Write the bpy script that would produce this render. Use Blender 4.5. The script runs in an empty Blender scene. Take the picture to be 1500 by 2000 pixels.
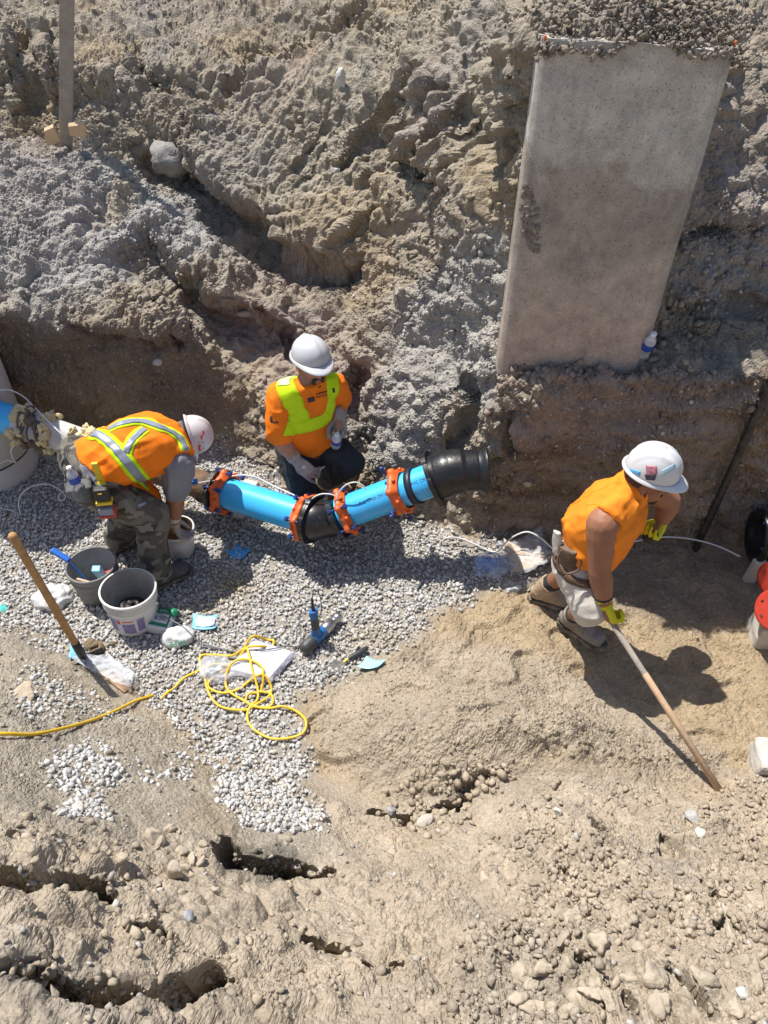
import bpy, bmesh, math, random
import numpy as np
from mathutils import Vector, Matrix, Quaternion
from mathutils.bvhtree import BVHTree
random.seed(7); rng = np.random.default_rng(7)
SC = bpy.context.scene; COL = SC.collection

# ---------------------------------------------------------------- camera, light, exposure
CAM_H, PITCH, F = 3.5, math.radians(43.0), 1502.0      # focal length in pixels of the 1500 x 2000 photograph
cam_d = bpy.data.cameras.new('camera'); cam = bpy.data.objects.new('camera', cam_d); COL.objects.link(cam)
cam_d.sensor_fit = 'VERTICAL'; cam_d.sensor_height = 24.0; cam_d.lens = 24.0*F/2000.0
cam_d.clip_start = 0.05; cam_d.clip_end = 400
cam.location = (0, 0, CAM_H); cam.rotation_euler = (math.pi/2-PITCH, 0, 0)
SC.camera = cam
SUN = Vector((-0.36, 0.30, 1.0)).normalized()
w = bpy.data.worlds.new('World'); SC.world = w; w.use_nodes = True
nt = w.node_tree
sky = nt.nodes.new('ShaderNodeTexSky'); sky.sky_type = 'NISHITA'; sky.sun_disc = False
sky.sun_elevation = math.asin(SUN.z); sky.sun_rotation = math.atan2(SUN.x, SUN.y)
sky.air_density = 1.0; sky.dust_density = 1.2
nt.links.new(sky.outputs[0], nt.nodes['Background'].inputs[0]); nt.nodes['Background'].inputs[1].default_value = 0.105
sl = bpy.data.lights.new('sun', 'SUN'); sl.energy = 4.9; sl.angle = math.radians(0.5); sl.color = (1.0, 0.95, 0.87)
so = bpy.data.objects.new('sun', sl); COL.objects.link(so); so.location = (-4, 4, 9)
so.rotation_euler = SUN.to_track_quat('Z', 'Y').to_euler()
vs = SC.view_settings; vs.view_transform = 'Standard'; vs.look = 'None'; vs.exposure = 0.5; vs.gamma = 1; vs.use_curve_mapping = False

# ---------------------------------------------------------------- helpers
def ray(px, py):
    a, b = (px-750.0)/F, (1000.0-py)/F
    return Vector((a, math.cos(PITCH)+b*math.sin(PITCH), -math.sin(PITCH)+b*math.cos(PITCH)))
def at(px, py, z=None, y=None):
    """world point seen at photo pixel (px, py) at height z or at distance y"""
    d = ray(px, py); t = (z-CAM_H)/d.z if z is not None else y/d.y
    return Vector((d.x*t, d.y*t, CAM_H+d.z*t))
def V(*a): return Vector(a)

_perm = np.random.default_rng(3).permutation(256).astype(np.int32); _perm = np.concatenate([_perm, _perm, _perm])
_grad = np.random.default_rng(4).normal(size=(256, 3)).astype(np.float32); _grad /= np.linalg.norm(_grad, axis=1, keepdims=True)
def perlin(p):
    p = np.asarray(p, np.float32); i = np.floor(p).astype(np.int32); f = p-i; i &= 255
    u = f*f*f*(f*(f*6-15)+10); out = None
    def g(dx, dy, dz):
        h = _perm[_perm[_perm[i[:, 0]+dx]+i[:, 1]+dy]+i[:, 2]+dz]; q = _grad[h & 255]
        return q[:, 0]*(f[:, 0]-dx)+q[:, 1]*(f[:, 1]-dy)+q[:, 2]*(f[:, 2]-dz)
    def lerp(a, b, t): return a+(b-a)*t
    x0 = lerp(lerp(g(0,0,0), g(1,0,0), u[:, 0]), lerp(g(0,1,0), g(1,1,0), u[:, 0]), u[:, 1])
    x1 = lerp(lerp(g(0,0,1), g(1,0,1), u[:, 0]), lerp(g(0,1,1), g(1,1,1), u[:, 0]), u[:, 1])
    return lerp(x0, x1, u[:, 2])*1.5
def fbm(p, octv=4, gain=.5):
    s = 0; a = 1; q = np.asarray(p, np.float32)
    for k in range(octv): s = s+a*perlin(q*2**k+17.3*k); a *= gain
    return s
def worley(p):
    """2D cellular noise: distance to nearest and second nearest point, and a random id"""
    p = np.asarray(p, np.float32); c = np.floor(p).astype(np.int64)
    f1 = np.full(len(p), 9., np.float32); f2 = f1.copy(); idv = np.zeros(len(p), np.float32); tl = idv.copy()
    for dx in (-1, 0, 1):
        for dy in (-1, 0, 1):
            a = c[:, 0]+dx; b = c[:, 1]+dy
            h = (a*73856093 ^ b*19349663) & 0x7fffffff
            h = (h*1103515245+12345) & 0x7fffffff
            rx = ((h >> 5) & 1023)/1023.; ry = ((h >> 16) & 1023)/1023.; rid = ((h >> 9) & 255)/255.
            ox = (p[:, 0]-a-rx).astype(np.float32); oy = (p[:, 1]-b-ry).astype(np.float32); d = np.hypot(ox, oy)
            m = d < f1; tl = np.where(m, ox*np.cos(rid*40.)+oy*np.sin(rid*40.), tl).astype(np.float32); f2 = np.where(m, f1, np.minimum(f2, d)); idv = np.where(m, rid, idv).astype(np.float32); f1 = np.where(m, d, f1)
    return f1, f2, idv, tl
def facets(q):
    """broken lumps: each cell a tilted facet set off by a crevice"""
    f1, f2, idv, tl = worley(q)
    return (.25+.55*idv+.75*tl)*sstep(0, .22, f2-f1)*np.clip(1.15-f1*.7, 0, 1)
def sstep(a, b, x):
    t = np.clip((x-a)/(b-a), 0, 1); return t*t*(3-2*t)

# materials ------------------------------------------------------
def new_mat(name):
    m = bpy.data.materials.new(name); m.use_nodes = True
    return m, m.node_tree, m.node_tree.nodes['Principled BSDF']
def nd(t, kind, **kw):
    n = t.nodes.new(kind)
    for k, v in kw.items():
        if k.startswith('i_'): n.inputs[k[2:].replace('_', ' ')].default_value = v
        else: setattr(n, k, v)
    return n
def mat(name, col, rough=.6, var=.15, scale=12., bump=.0, bscale=60., metal=0., spec=.5, dirt=None, dirt_scale=5., dirt_amt=.5, trans=0., sss=0., coat=0.):
    """procedural paint / cloth / plastic: colour varied by noise, worn with patches of a second colour, fine bump"""
    m, t, b = new_mat(name); L = t.links.new
    tc = nd(t, 'ShaderNodeTexCoord')
    n1 = nd(t, 'ShaderNodeTexNoise', i_Scale=scale, i_Detail=6., i_Roughness=.6); L(tc.outputs['Object'], n1.inputs['Vector'])
    mp = nd(t, 'ShaderNodeMapRange', i_From_Min=.3, i_From_Max=.7, i_To_Min=1-var, i_To_Max=1+var); L(n1.outputs['Fac'], mp.inputs['Value'])
    mx = nd(t, 'ShaderNodeVectorMath', operation='SCALE'); mx.inputs[0].default_value = col[:3]; L(mp.outputs[0], mx.inputs['Scale'])
    out = mx.outputs[0]
    if dirt:
        n2 = nd(t, 'ShaderNodeTexNoise', i_Scale=dirt_scale, i_Detail=8., i_Roughness=.7); L(tc.outputs['Object'], n2.inputs['Vector'])
        r = nd(t, 'ShaderNodeMapRange', i_From_Min=.62-.3*dirt_amt, i_From_Max=.8-.3*dirt_amt, i_To_Min=0., i_To_Max=min(1., dirt_amt+.3)); L(n2.outputs['Fac'], r.inputs['Value'])
        mm = nd(t, 'ShaderNodeMix', data_type='RGBA'); L(r.outputs[0], mm.inputs[0]); L(out, mm.inputs[6]); mm.inputs[7].default_value = (*dirt[:3], 1)
        out = mm.outputs[2]
    L(out, b.inputs['Base Color'])
    b.inputs['Roughness'].default_value = rough; b.inputs['Metallic'].default_value = metal
    b.inputs['Specular IOR Level'].default_value = spec; b.inputs['Transmission Weight'].default_value = trans
    b.inputs['Coat Weight'].default_value = coat
    if sss: b.inputs['Subsurface Weight'].default_value = sss; b.inputs['Subsurface Radius'].default_value = (.01, .004, .002)
    if bump:
        n3 = nd(t, 'ShaderNodeTexNoise', i_Scale=bscale, i_Detail=5.); L(tc.outputs['Object'], n3.inputs['Vector'])
        bp = nd(t, 'ShaderNodeBump', i_Strength=bump, i_Distance=.01); L(n3.outputs['Fac'], bp.inputs['Height']); L(bp.outputs[0], b.inputs['Normal'])
    return m

# objects --------------------------------------------------------
ORG = {}
def tag(o, label=None, cat=None, group=None, kind=None):
    for k, v in (('label', label), ('category', cat), ('group', group), ('kind', kind)):
        if v: o[k] = v
    return o
def thing(name, label, cat, loc=(0, 0, 0), group=None):
    o = bpy.data.objects.new(name, None); COL.objects.link(o); o.location = loc; o.empty_display_size = .1
    ORG[o.name] = Vector(loc); return tag(o, label, cat, group)
def link_mesh(name, me, m=None, parent=None):
    o = bpy.data.objects.new(name, me); COL.objects.link(o)
    if m is not None and not me.materials: me.materials.append(m)
    if parent is not None:
        o.parent = parent; ORG[o.name] = ORG[parent.name]
    else: ORG[o.name] = Vector((0, 0, 0))
    return o
def np_mesh(name, verts, faces):
    """verts (N,3), faces (M,k) numpy -> mesh, fast"""
    me = bpy.data.meshes.new(name); verts = np.asarray(verts, np.float32); faces = np.asarray(faces, np.int32)
    n, k = faces.shape
    me.vertices.add(len(verts)); me.vertices.foreach_set('co', verts.ravel())
    me.loops.add(n*k); me.loops.foreach_set('vertex_index', faces.ravel())
    me.polygons.add(n); me.polygons.foreach_set('loop_start', np.arange(0, n*k, k, dtype=np.int32))
    me.update(calc_edges=True); return me
class MB:
    """collects shapes (world coordinates) and links them as one mesh object"""
    def __init__(s): s.v = []; s.f = []; s.sm = []
    def add(s, vs, fs, smooth=False):
        o = len(s.v); s.v += [Vector(v) for v in vs]; s.f += [tuple(i+o for i in f) for f in fs]; s.sm += [smooth]*len(fs); return s
    def box(s, c, size, rot=None, taper=1., bev=0.):
        bm = bmesh.new(); bmesh.ops.create_cube(bm, size=1)
        R = rot.to_matrix() if hasattr(rot, 'to_matrix') else (rot or Matrix.Identity(3))
        for v in bm.verts:
            k = taper if v.co.z > 0 else 1
            v.co = Vector((v.co.x*size[0]*k, v.co.y*size[1]*k, v.co.z*size[2]))
        if bev: bmesh.ops.bevel(bm, geom=bm.edges[:], offset=bev, segments=2, affect='EDGES', profile=.5)
        bm.verts.index_update()
        s.add([R @ v.co+Vector(c) for v in bm.verts], [[v.index for v in f.verts] for f in bm.faces]); bm.free(); return s
    def ring_loft(s, rings, caps=(True, True), smooth=True, closed=False):
        n = len(rings[0]); vs = [p for r in rings for p in r]; fs = []
        m = len(rings)
        for i in range(m if closed else m-1):
            for j in range(n):
                a, b = i*n+j, i*n+(j+1) % n; c, d = ((i+1) % m)*n+(j+1) % n, ((i+1) % m)*n+j
                fs.append((a, b, c, d))
        s.add(vs, fs, smooth)
        if not closed:
            if caps[0]: s.add(rings[0], [tuple(reversed(range(n)))])
            if caps[1]: s.add(rings[-1], [tuple(range(n))])
        return s
    def tube(s, pts, r, n=8, caps=(True, True), smooth=True, up=None):
        pts = [Vector(p) for p in pts]; rings = []; m = len(pts)
        rr = r if hasattr(r, '__len__') else [r]*m
        prev = None
        for i, p in enumerate(pts):
            t = (pts[min(i+1, m-1)]-pts[max(i-1, 0)]).normalized()
            if prev is None:
                a = up or (Vector((0, 0, 1)) if abs(t.z) < .9 else Vector((1, 0, 0)))
                x = t.cross(a).normalized()
            else: x = (prev-t*prev.dot(t)).normalized()
            prev = x; y = t.cross(x)
            rings.append([p+(x*math.cos(2*math.pi*k/n)+y*math.sin(2*math.pi*k/n))*rr[i] for k in range(n)])
        return s.ring_loft(rings, caps, smooth)
    def lathe(s, o, axis, prof, n=32, closed=False, ref=None, caps=(False, False), smooth=True):
        """prof: list of (distance along axis, radius)"""
        o = Vector(o); axis = Vector(axis).normalized()
        x = ref or axis.orthogonal(); x = (x-axis*x.dot(axis)).normalized(); y = axis.cross(x)
        rings = [[o+axis*h+(x*math.cos(2*math.pi*k/n)+y*math.sin(2*math.pi*k/n))*r for k in range(n)] for h, r in prof]
        return s.ring_loft(rings, caps, smooth, closed)
    def ball(s, c, r, R=None, sub=2, jit=0., seed=0):
        bm = bmesh.new(); bmesh.ops.create_icosphere(bm, subdivisions=sub, radius=1)
        rr = r if hasattr(r, '__len__') else (r, r, r); R = R or Matrix.Identity(3); rs = random.Random(seed)
        for v in bm.verts: v.co = v.co*(1+rs.uniform(-jit, jit))
        bm.verts.index_update()
        s.add([R @ Vector((v.co.x*rr[0], v.co.y*rr[1], v.co.z*rr[2]))+Vector(c) for v in bm.verts], [[v.index for v in f.verts] for f in bm.faces], jit == 0); bm.free(); return s
    def build(s, name, m=None, parent=None, smooth=None):
        me = bpy.data.meshes.new(name); o = Vector((0, 0, 0)) if parent is None else ORG[parent.name]
        me.from_pydata([v-o for v in s.v], [], s.f)
        me.polygons.foreach_set('use_smooth', [bool(x) if smooth is None else smooth for x in s.sm]); me.update()
        return link_mesh(name, me, m, parent)
def spline(pts, n=12):
    """Catmull-Rom through points"""
    P = [Vector(p) for p in pts]; P = [P[0]*2-P[1]]+P+[P[-1]*2-P[-2]]; out = []
    for i in range(1, len(P)-2):
        for k in range(n):
            t = k/n; a, b, c, d = P[i-1], P[i], P[i+1], P[i+2]
            out.append(.5*((2*b)+(c-a)*t+(2*a-5*b+4*c-d)*t*t+(3*b-a-3*c+d)*t**3))
    return out+[P[-2]]

# ---------------------------------------------------------------- terrain
# profile stations: for each fan line the knots from behind the camera to the far bank
# ('w', y, z) a plain point, ('y', row, y) on the sight line at distance y, ('z', row, z) at height z
def st(near, foot, f1, B, L, M, C, Vv, W, W2, T): return near+[foot, f1, B, L, M, C, Vv, W, W2, T]
def nearL(a, b, c, d): return [('w', -4., 2.0), ('w', -.3, 1.95), a, b, c, d]
STN = {
-700: st(nearL(('w',.5,1.6),('w',1.0,1.4),('w',1.6,1.1),('w',2.4,.7)), ('w',3.3,.05), ('w',4.0,0), ('w',4.5,0), ('w',4.6,1.0), ('w',5.1,1.4), ('w',5.7,1.75), ('w',6.2,1.6), ('w',6.5,1.9), ('w',6.8,2.2), ('w',8.0,2.4)),
-150: st(nearL(('z',2000,1.6),('z',1700,1.32),('z',1500,1.02),('z',1350,.62)), ('z',1190,.0), ('w',3.6,0), ('w',4.5,0), ('y',600,4.58), ('y',440,5.1), ('y',280,5.75), ('w',6.2,1.5), ('y',200,6.5), ('y',90,6.7), ('y',0,8.0)),
0:    st(nearL(('z',2000,1.55),('z',1700,1.27),('z',1500,.95),('z',1350,.56)), ('z',1205,.0), ('w',3.5,0), ('w',4.5,0), ('y',615,4.52), ('y',450,5.1), ('y',295,5.75), ('w',6.2,1.5), ('y',225,6.5), ('y',100,6.7), ('y',0,8.0)),
150:  st(nearL(('z',2000,1.42),('z',1700,1.1),('z',1500,.72),('z',1370,.33)), ('z',1285,.0), ('w',3.3,0), ('w',4.55,0), ('y',632,4.56), ('y',455,5.15), ('y',288,5.7), ('w',6.2,1.5), ('y',225,6.5), ('y',110,6.65), ('y',0,8.0)),
300:  st(nearL(('z',2000,1.3),('z',1700,.9),('z',1500,.46),('z',1420,.18)), ('z',1365,.0), ('w',3.2,0), ('w',4.52,0), ('y',642,4.58), ('y',480,5.1), ('y',335,5.6), ('w',5.95,1.33), ('y',260,6.2), ('y',130,6.5), ('y',0,8.0)),
450:  st(nearL(('z',2000,1.12),('z',1700,.68),('z',1580,.36),('z',1520,.16)), ('z',1440,.0), ('w',3.0,0), ('w',4.35,0), ('y',695,4.62), ('y',570,4.9), ('y',475,5.2), ('y',440,5.45), ('y',300,5.8), ('y',150,6.4), ('y',0,7.8)),
600:  st(nearL(('z',2000,.98),('z',1760,.58),('z',1640,.30),('z',1570,.14)), ('z',1500,.0), ('w',2.8,0), ('w',4.1,0), ('y',760,4.33), ('y',640,4.6), ('y',520,4.95), ('y',500,5.1), ('y',330,5.5), ('y',180,6.1), ('y',0,7.3)),
750:  st(nearL(('z',2000,.93),('z',1780,.55),('z',1660,.26),('z',1610,.10)), ('z',1560,.0), ('w',2.6,0), ('w',3.75,0), ('y',870,3.88), ('y',700,4.25), ('y',560,4.65), ('y',520,4.75), ('y',380,5.1), ('y',180,5.6), ('y',0,6.6)),
900:  st(nearL(('z',2000,.92),('z',1780,.54),('z',1660,.26),('z',1620,.10)), ('z',1570,.0), ('w',2.6,0), ('w',3.6,0), ('y',905,3.66), ('y',770,3.83), ('y',570,4.25), ('y',500,4.35), ('y',300,4.6), ('y',150,4.9), ('y',0,5.6)),
975:  st(nearL(('z',2000,.94),('z',1780,.56),('z',1660,.29),('z',1600,.12)), ('z',1550,.0), ('w',2.6,0), ('w',3.54,0), ('y',820,3.56), ('y',720,3.70), ('y',620,3.9), ('y',480,4.05), ('y',270,4.25), ('y',110,4.5), ('y',0,5.1)),
1050: st(nearL(('z',2000,.97),('z',1780,.6),('z',1660,.32),('z',1590,.14)), ('z',1530,.0), ('w',2.6,0), ('w',3.50,0), ('y',752,3.51), ('y',716,3.63), ('w',3.78,1.26), ('w',3.80,1.7), ('w',3.80,2.3), ('w',3.76,2.79), ('y',0,4.6)),
1200: st(nearL(('z',2000,1.02),('z',1780,.66),('z',1660,.38),('z',1590,.18)), ('z',1520,.0), ('w',2.6,0), ('w',3.48,0), ('y',745,3.50), ('y',722,3.62), ('w',3.78,1.24), ('w',3.80,1.7), ('w',3.80,2.3), ('w',3.76,2.79), ('y',0,4.6)),
1320: st(nearL(('z',2000,1.07),('z',1780,.7),('z',1660,.42),('z',1590,.2)), ('z',1515,.0), ('w',2.6,0), ('w',3.47,0), ('y',740,3.50), ('y',700,3.66), ('w',3.80,1.30), ('w',3.86,1.7), ('w',3.86,2.25), ('w',3.80,2.76), ('y',0,4.7)),
1420: st(nearL(('z',2000,1.1),('z',1780,.72),('z',1660,.45),('z',1590,.22)), ('z',1510,.0), ('w',2.6,0), ('w',3.47,0), ('y',738,3.52), ('y',680,3.72), ('y',600,3.84), ('y',480,3.98), ('y',320,4.1), ('y',130,4.2), ('y',0,4.9)),
1500: st(nearL(('z',2000,1.12),('z',1780,.74),('z',1660,.47),('z',1590,.24)), ('z',1505,.0), ('w',2.6,0), ('w',3.46,0), ('y',738,3.52), ('y',680,3.74), ('y',590,3.88), ('y',460,4.02), ('y',300,4.14), ('y',120,4.45), ('y',0,5.0)),
1650: st(nearL(('z',2000,1.16),('z',1780,.8),('z',1660,.52),('z',1590,.28)), ('z',1500,.0), ('w',2.6,0), ('w',3.46,0), ('y',735,3.55), ('y',670,3.8), ('y',580,3.95), ('y',450,4.1), ('y',290,4.25), ('y',110,4.6), ('y',0,5.2)),
2200: st(nearL(('w',.5,1.4),('w',.9,1.1),('w',1.3,.7),('w',1.6,.3)), ('w',1.9,.05), ('w',2.6,0), ('w',3.5,0), ('w',3.65,1.2), ('w',4.0,1.5), ('w',4.2,1.7), ('w',4.4,2.0), ('w',4.6,2.4), ('w',4.9,2.6), ('w',5.6,2.8)),
}
NEARX = {0: 2.2, 1: 1.0}
def knot_xyz(px, i, k):
    if k[0] == 'z': return at(px, k[1], z=k[2])
    if k[0] == 'y': return at(px, k[1], y=k[2])
    y, z = k[1], k[2]
    if i in NEARX: return V((px-750)/750.*NEARX[i], y, z)
    dep = y*math.cos(PITCH)+(CAM_H-z)*math.sin(PITCH)
    return V((px-750)/F*dep, y, z)
spx = sorted(STN); NK = len(STN[0])
K = np.array([[list(knot_xyz(px, i, k)) for i, k in enumerate(STN[px])] for px in spx])      # station, knot, xyz
far = K[:, -1, :].copy()
E1 = far.copy(); E1[:, 0] *= 1.5; E1[:, 1] = far[:, 1]+4; E1[:, 2] = far[:, 2]+.55
E2 = far.copy(); E2[:, 0] *= 12; E2[:, 1] = 120; E2[:, 2] = 3.0
K0 = K[:, :1, :].copy(); K0[:, :, 0] *= 20; K0[:, :, 1] = -60
K = np.concatenate([K0, K, E1[:, None], E2[:, None]], axis=1)
#       rows per knot interval:  back, near.., foreground ...
ROWS = [4, 8, 20, 98, 80, 52, 38, 96, 72, 78, 64, 60, 30, 60, 60, 66, 28, 8]
assert len(ROWS) == K.shape[1]-1, (len(ROWS), K.shape)
UPX = np.concatenate([np.linspace(-3500, -720, 8), np.linspace(-700, -160, 26), np.linspace(-150, -15, 28), np.linspace(-12, 1512, 600), np.linspace(1515, 1650, 28), np.linspace(1665, 2200, 24), np.linspace(2250, 5000, 8)])
NU = len(UPX); sp = np.array(spx, float)
KU = np.zeros((NU, K.shape[1], 3))
xs = np.clip(UPX, sp[0], sp[-1])
for k in range(K.shape[1]):
    for c in range(3):
        acc = 0                                       # linear blend of stations, smoothed
        for o_, wt in ((-36, .15), (-18, .22), (0, .26), (18, .22), (36, .15)): acc = acc+wt*np.interp(np.clip(xs+o_, sp[0], sp[-1]), sp, K[:, k, c])
        KU[:, k, c] = acc
    out = UPX-xs; KU[:, k, 0] += out/F*np.maximum(3., KU[:, k, 1])*1.6
rows = []
for k, n in enumerate(ROWS):
    for j in range(n):
        t = j/n; rows.append(KU[:, k]*(1-t)+KU[:, k+1]*t)
rows.append(KU[:, -1]); P = np.array(rows)            # (NV, NU, 3)
NV = P.shape[0]
def vsmooth(P, it):
    for _ in range(it):
        Q = P.copy(); Q[1:-1] = .25*P[:-2]+.5*P[1:-1]+.25*P[2:]; P = Q
    return P
P = vsmooth(P, 10)
def project(P):
    y, dz = P[..., 1], CAM_H-P[..., 2]
    dep = np.maximum(.05, y*math.cos(PITCH)+dz*math.sin(PITCH)); upc = y*math.sin(PITCH)-dz*math.cos(PITCH)
    return 750+P[..., 0]/dep*F, 1000-upc/dep*F
PX, PY = project(P)
flat = lambda a: a.reshape(-1, *a.shape[2:])
def nrm(P):
    du = np.gradient(P, axis=1); dv = np.gradient(P, axis=0); n = np.cross(du, dv); return n/np.maximum(1e-9, np.linalg.norm(n, axis=2, keepdims=True))
S = np.concatenate([np.zeros((1, NU)), np.cumsum(np.linalg.norm(np.diff(P, axis=0), axis=2), axis=0)])   # length along the profile
k0 = sum(ROWS[:8]); S = S-S[k0]+P[k0, :, 1]; S[:k0] = P[k0, :, 1]+1.2*(P[:k0, :, 1]-P[k0, :, 1])
Q2 = np.stack([P[..., 0], S], axis=2).reshape(-1, 2).astype(np.float32)
P3 = flat(P).astype(np.float32)
wob = (fbm(P3*3., 3)*28).reshape(NV, NU); wob2 = (fbm(P3*3.+50, 3)*28).reshape(NV, NU)
PXj, PYj = PX+wob, PY+wob2
def poly(pts, soft=0, jit=True):
    """mask of a region outlined on the ground; uneven edge"""
    X, Y = (PX+wl1, PY+wl2) if jit == 2 else (PXj, PYj) if jit else (PX, PY); pts = np.array(pts, float); inside = np.zeros(X.shape, bool); d = np.full(X.shape, 1e9)
    for (x1, y1), (x2, y2) in zip(pts, np.roll(pts, -1, 0)):
        c = ((y1 > Y) != (y2 > Y)); xi = (x2-x1)*(Y-y1)/((y2-y1) if y2 != y1 else 1e-9)+x1; inside ^= c & (X < xi)
        if soft:
            L2 = (x2-x1)**2+(y2-y1)**2+1e-9; t = np.clip(((X-x1)*(x2-x1)+(Y-y1)*(y2-y1))/L2, 0, 1); d = np.minimum(d, np.hypot(X-x1-t*(x2-x1), Y-y1-t*(y2-y1)))
    if not soft: return inside.astype(np.float32)
    return sstep(-soft, soft, np.where(inside, d, -d)).astype(np.float32)
def linedist(pts, X, Y):
    """signed distance to a polyline (positive on its right-hand side) and position along it"""
    d = np.full(X.shape, 1e9); sg = np.ones(X.shape); pos = np.zeros(X.shape); L0 = 0
    for (x1, y1), (x2, y2) in zip(pts[:-1], pts[1:]):
        l = math.hypot(x2-x1, y2-y1); t = np.clip(((X-x1)*(x2-x1)+(Y-y1)*(y2-y1))/l**2, 0, 1)
        dd = np.hypot(X-x1-t*(x2-x1), Y-y1-t*(y2-y1)); m = dd < d
        cr = (x2-x1)*(Y-y1)-(y2-y1)*(X-x1)
        d = np.where(m, dd, d); sg = np.where(m, np.sign(cr), sg); pos = np.where(m, L0+t*l, pos); L0 += l
    return d*sg, pos/L0, d

gravel_m = poly([(-200,900),(60,880),(330,850),(420,862),(520,935),(640,985),(760,1010),(860,1025),(1000,1080),(1065,1100),(1010,1150),(935,1150),(850,1205),(760,1285),(640,1330),(590,1370),(560,1410),(610,1490),(585,1530),(630,1625),(540,1590),(440,1560),(470,1500),(400,1440),(340,1400),(255,1335),(165,1275),(60,1235),(-200,1190)], 26)
floor_m = poly([(-400,900),(60,870),(330,850),(420,865),(520,935),(760,1005),(1000,1075),(1500,1062),(1900,1060),(1900,1500),(1500,1510),(1060,1530),(740,1570),(620,1500),(400,1450),(200,1310),(0,1205),(-400,1180)], 20, False)
fore_m = poly([(-600,1180),(0,1205),(170,1290),(330,1400),(480,1480),(620,1560),(740,1590),(900,1600),(1060,1540),(1500,1515),(2200,1500),(2200,2600),(-600,2600)], 20, False)
mound_m = poly([(620,1330),(740,1285),(860,1240),(960,1250),(1090,1290),(1220,1370),(1400,1480),(1420,1530),(1060,1520),(880,1590),(720,1560),(610,1450)], 30, False)
bank_m = np.clip(1-floor_m-fore_m, 0, 1)*(P[..., 1] > 2.5)
wallR_m = poly([(930,1060),(960,960),(1000,790),(1050,740),(1300,735),(1900,735),(1900,1062),(1300,1064)], 14)
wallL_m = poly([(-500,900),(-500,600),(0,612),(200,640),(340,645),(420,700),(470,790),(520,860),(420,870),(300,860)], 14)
greyA_m = poly([(-100,310),(180,285),(300,330),(420,400),(440,470),(330,520),(210,560),(60,620),(-100,560)], 40)
greyB_m = poly([(840,560),(980,420),(1000,560),(985,700),(960,860),(930,960),(700,930),(680,860),(720,780),(720,690)], 25)
greyC_m = poly([(1290,560),(1420,330),(1560,300),(1560,470),(1400,600)], 25)
scrape_m = poly([(560,60),(760,-30),(960,-30),(1040,100),(1000,300),(860,420),(700,480),(560,420),(430,300),(420,180)], 40)
ledgeL_m = poly([(-200,1600),(180,1620),(300,1660),(520,1760),(470,1950),(430,2020),(-200,2060)], 30)
rubble_m = poly([(880,1760),(1020,1620),(1500,1560),(1700,1560),(1700,2100),(880,2100)], 60)
pack_m = poly([(-200,1195),(40,1215),(170,1290),(330,1400),(460,1500),(640,1640),(700,1700),(540,1680),(300,1640),(0,1620),(-200,1600)], 30)

# --- large forms carved or heaped on the lofted banks
N = nrm(vsmooth(P, 30)); N0 = N
D = np.zeros((NV, NU)); DZ = np.zeros((NV, NU))
# sand mound in front of the walking worker
def hump(cx, cy, rx, ry, h, rot=0., p=2.):
    c, s_ = math.cos(rot), math.sin(rot); a = (P[..., 0]-cx)*c+(P[..., 1]-cy)*s_; b = -(P[..., 0]-cx)*s_+(P[..., 1]-cy)*c
    r = np.sqrt((a/rx)**2+(b/ry)**2)+.0; return h*np.where(r < 1, (1-sstep(0, 1, r)), 0)
DZ += hump(.44, 2.04, .92, .50, .25, -.12)+hump(.95, 1.95, .55, .34, .12, -.3)+hump(.0, 2.25, .45, .36, .04)
DZ += hump(1.7, 2.0, .5, .4, .06)-hump(1.35, 2.5, .4, .3, .03)
# terraces and gullies of the far bank: (polyline, width of the gentle ledge below, width of the cut face, drop m, swell above m)
for pts, wl, wr, dep, up_ in (
    ([(250,285),(300,300),(345,325),(400,350),(445,405),(500,455),(560,500),(650,520),(720,500)], 120, 34, .26, .12),
    ([(255,420),(290,450),(312,485),(345,535),(400,585),(455,615),(520,640),(590,640)], 110, 30, .24, .10),
    ([(700,240),(760,300),(830,350),(850,430),(845,520),(800,580)], 70, 24, .12, .07),
    ([(1070,40),(1000,70),(955,130),(945,200),(960,262),(1010,280)], 110, 16, .22, .08),
    ([(640,0),(560,60),(480,150),(430,210),(330,180),(230,120),(150,110),(60,90)], 60, 30, .10, .06),
    ([(870,880),(905,800),(890,740)], 40, 18, .13, .04), ([(700,900),(685,830),(665,770),(690,700)], 44, 20, .13, .06),
    ([(120,640),(190,660),(260,650),(330,690)], 30, 14, .08, .03), ([(960,720),(1000,800),(990,900)], 40, 20, .08, .05),
    ([(1300,470),(1380,430),(1500,440)], 50, 16, .12, .05), ([(1290,610),(1400,585),(1520,600)], 40, 14, .08, .03)):
    d, pos, da = linedist(pts, PX+wob*.5, PY+wob2*.5); fade = sstep(0, .12, pos)*sstep(0, .12, 1-pos)
    D -= dep*fade*np.where(d > 0, (1-d/wl).clip(0, 1)**1.3, 1-sstep(0, wr*.55, -d)); D += up_*fade*np.where(d < 0, sstep(0, wr, -d)*(1-sstep(wr, wr+130, -d)), 0)
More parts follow.
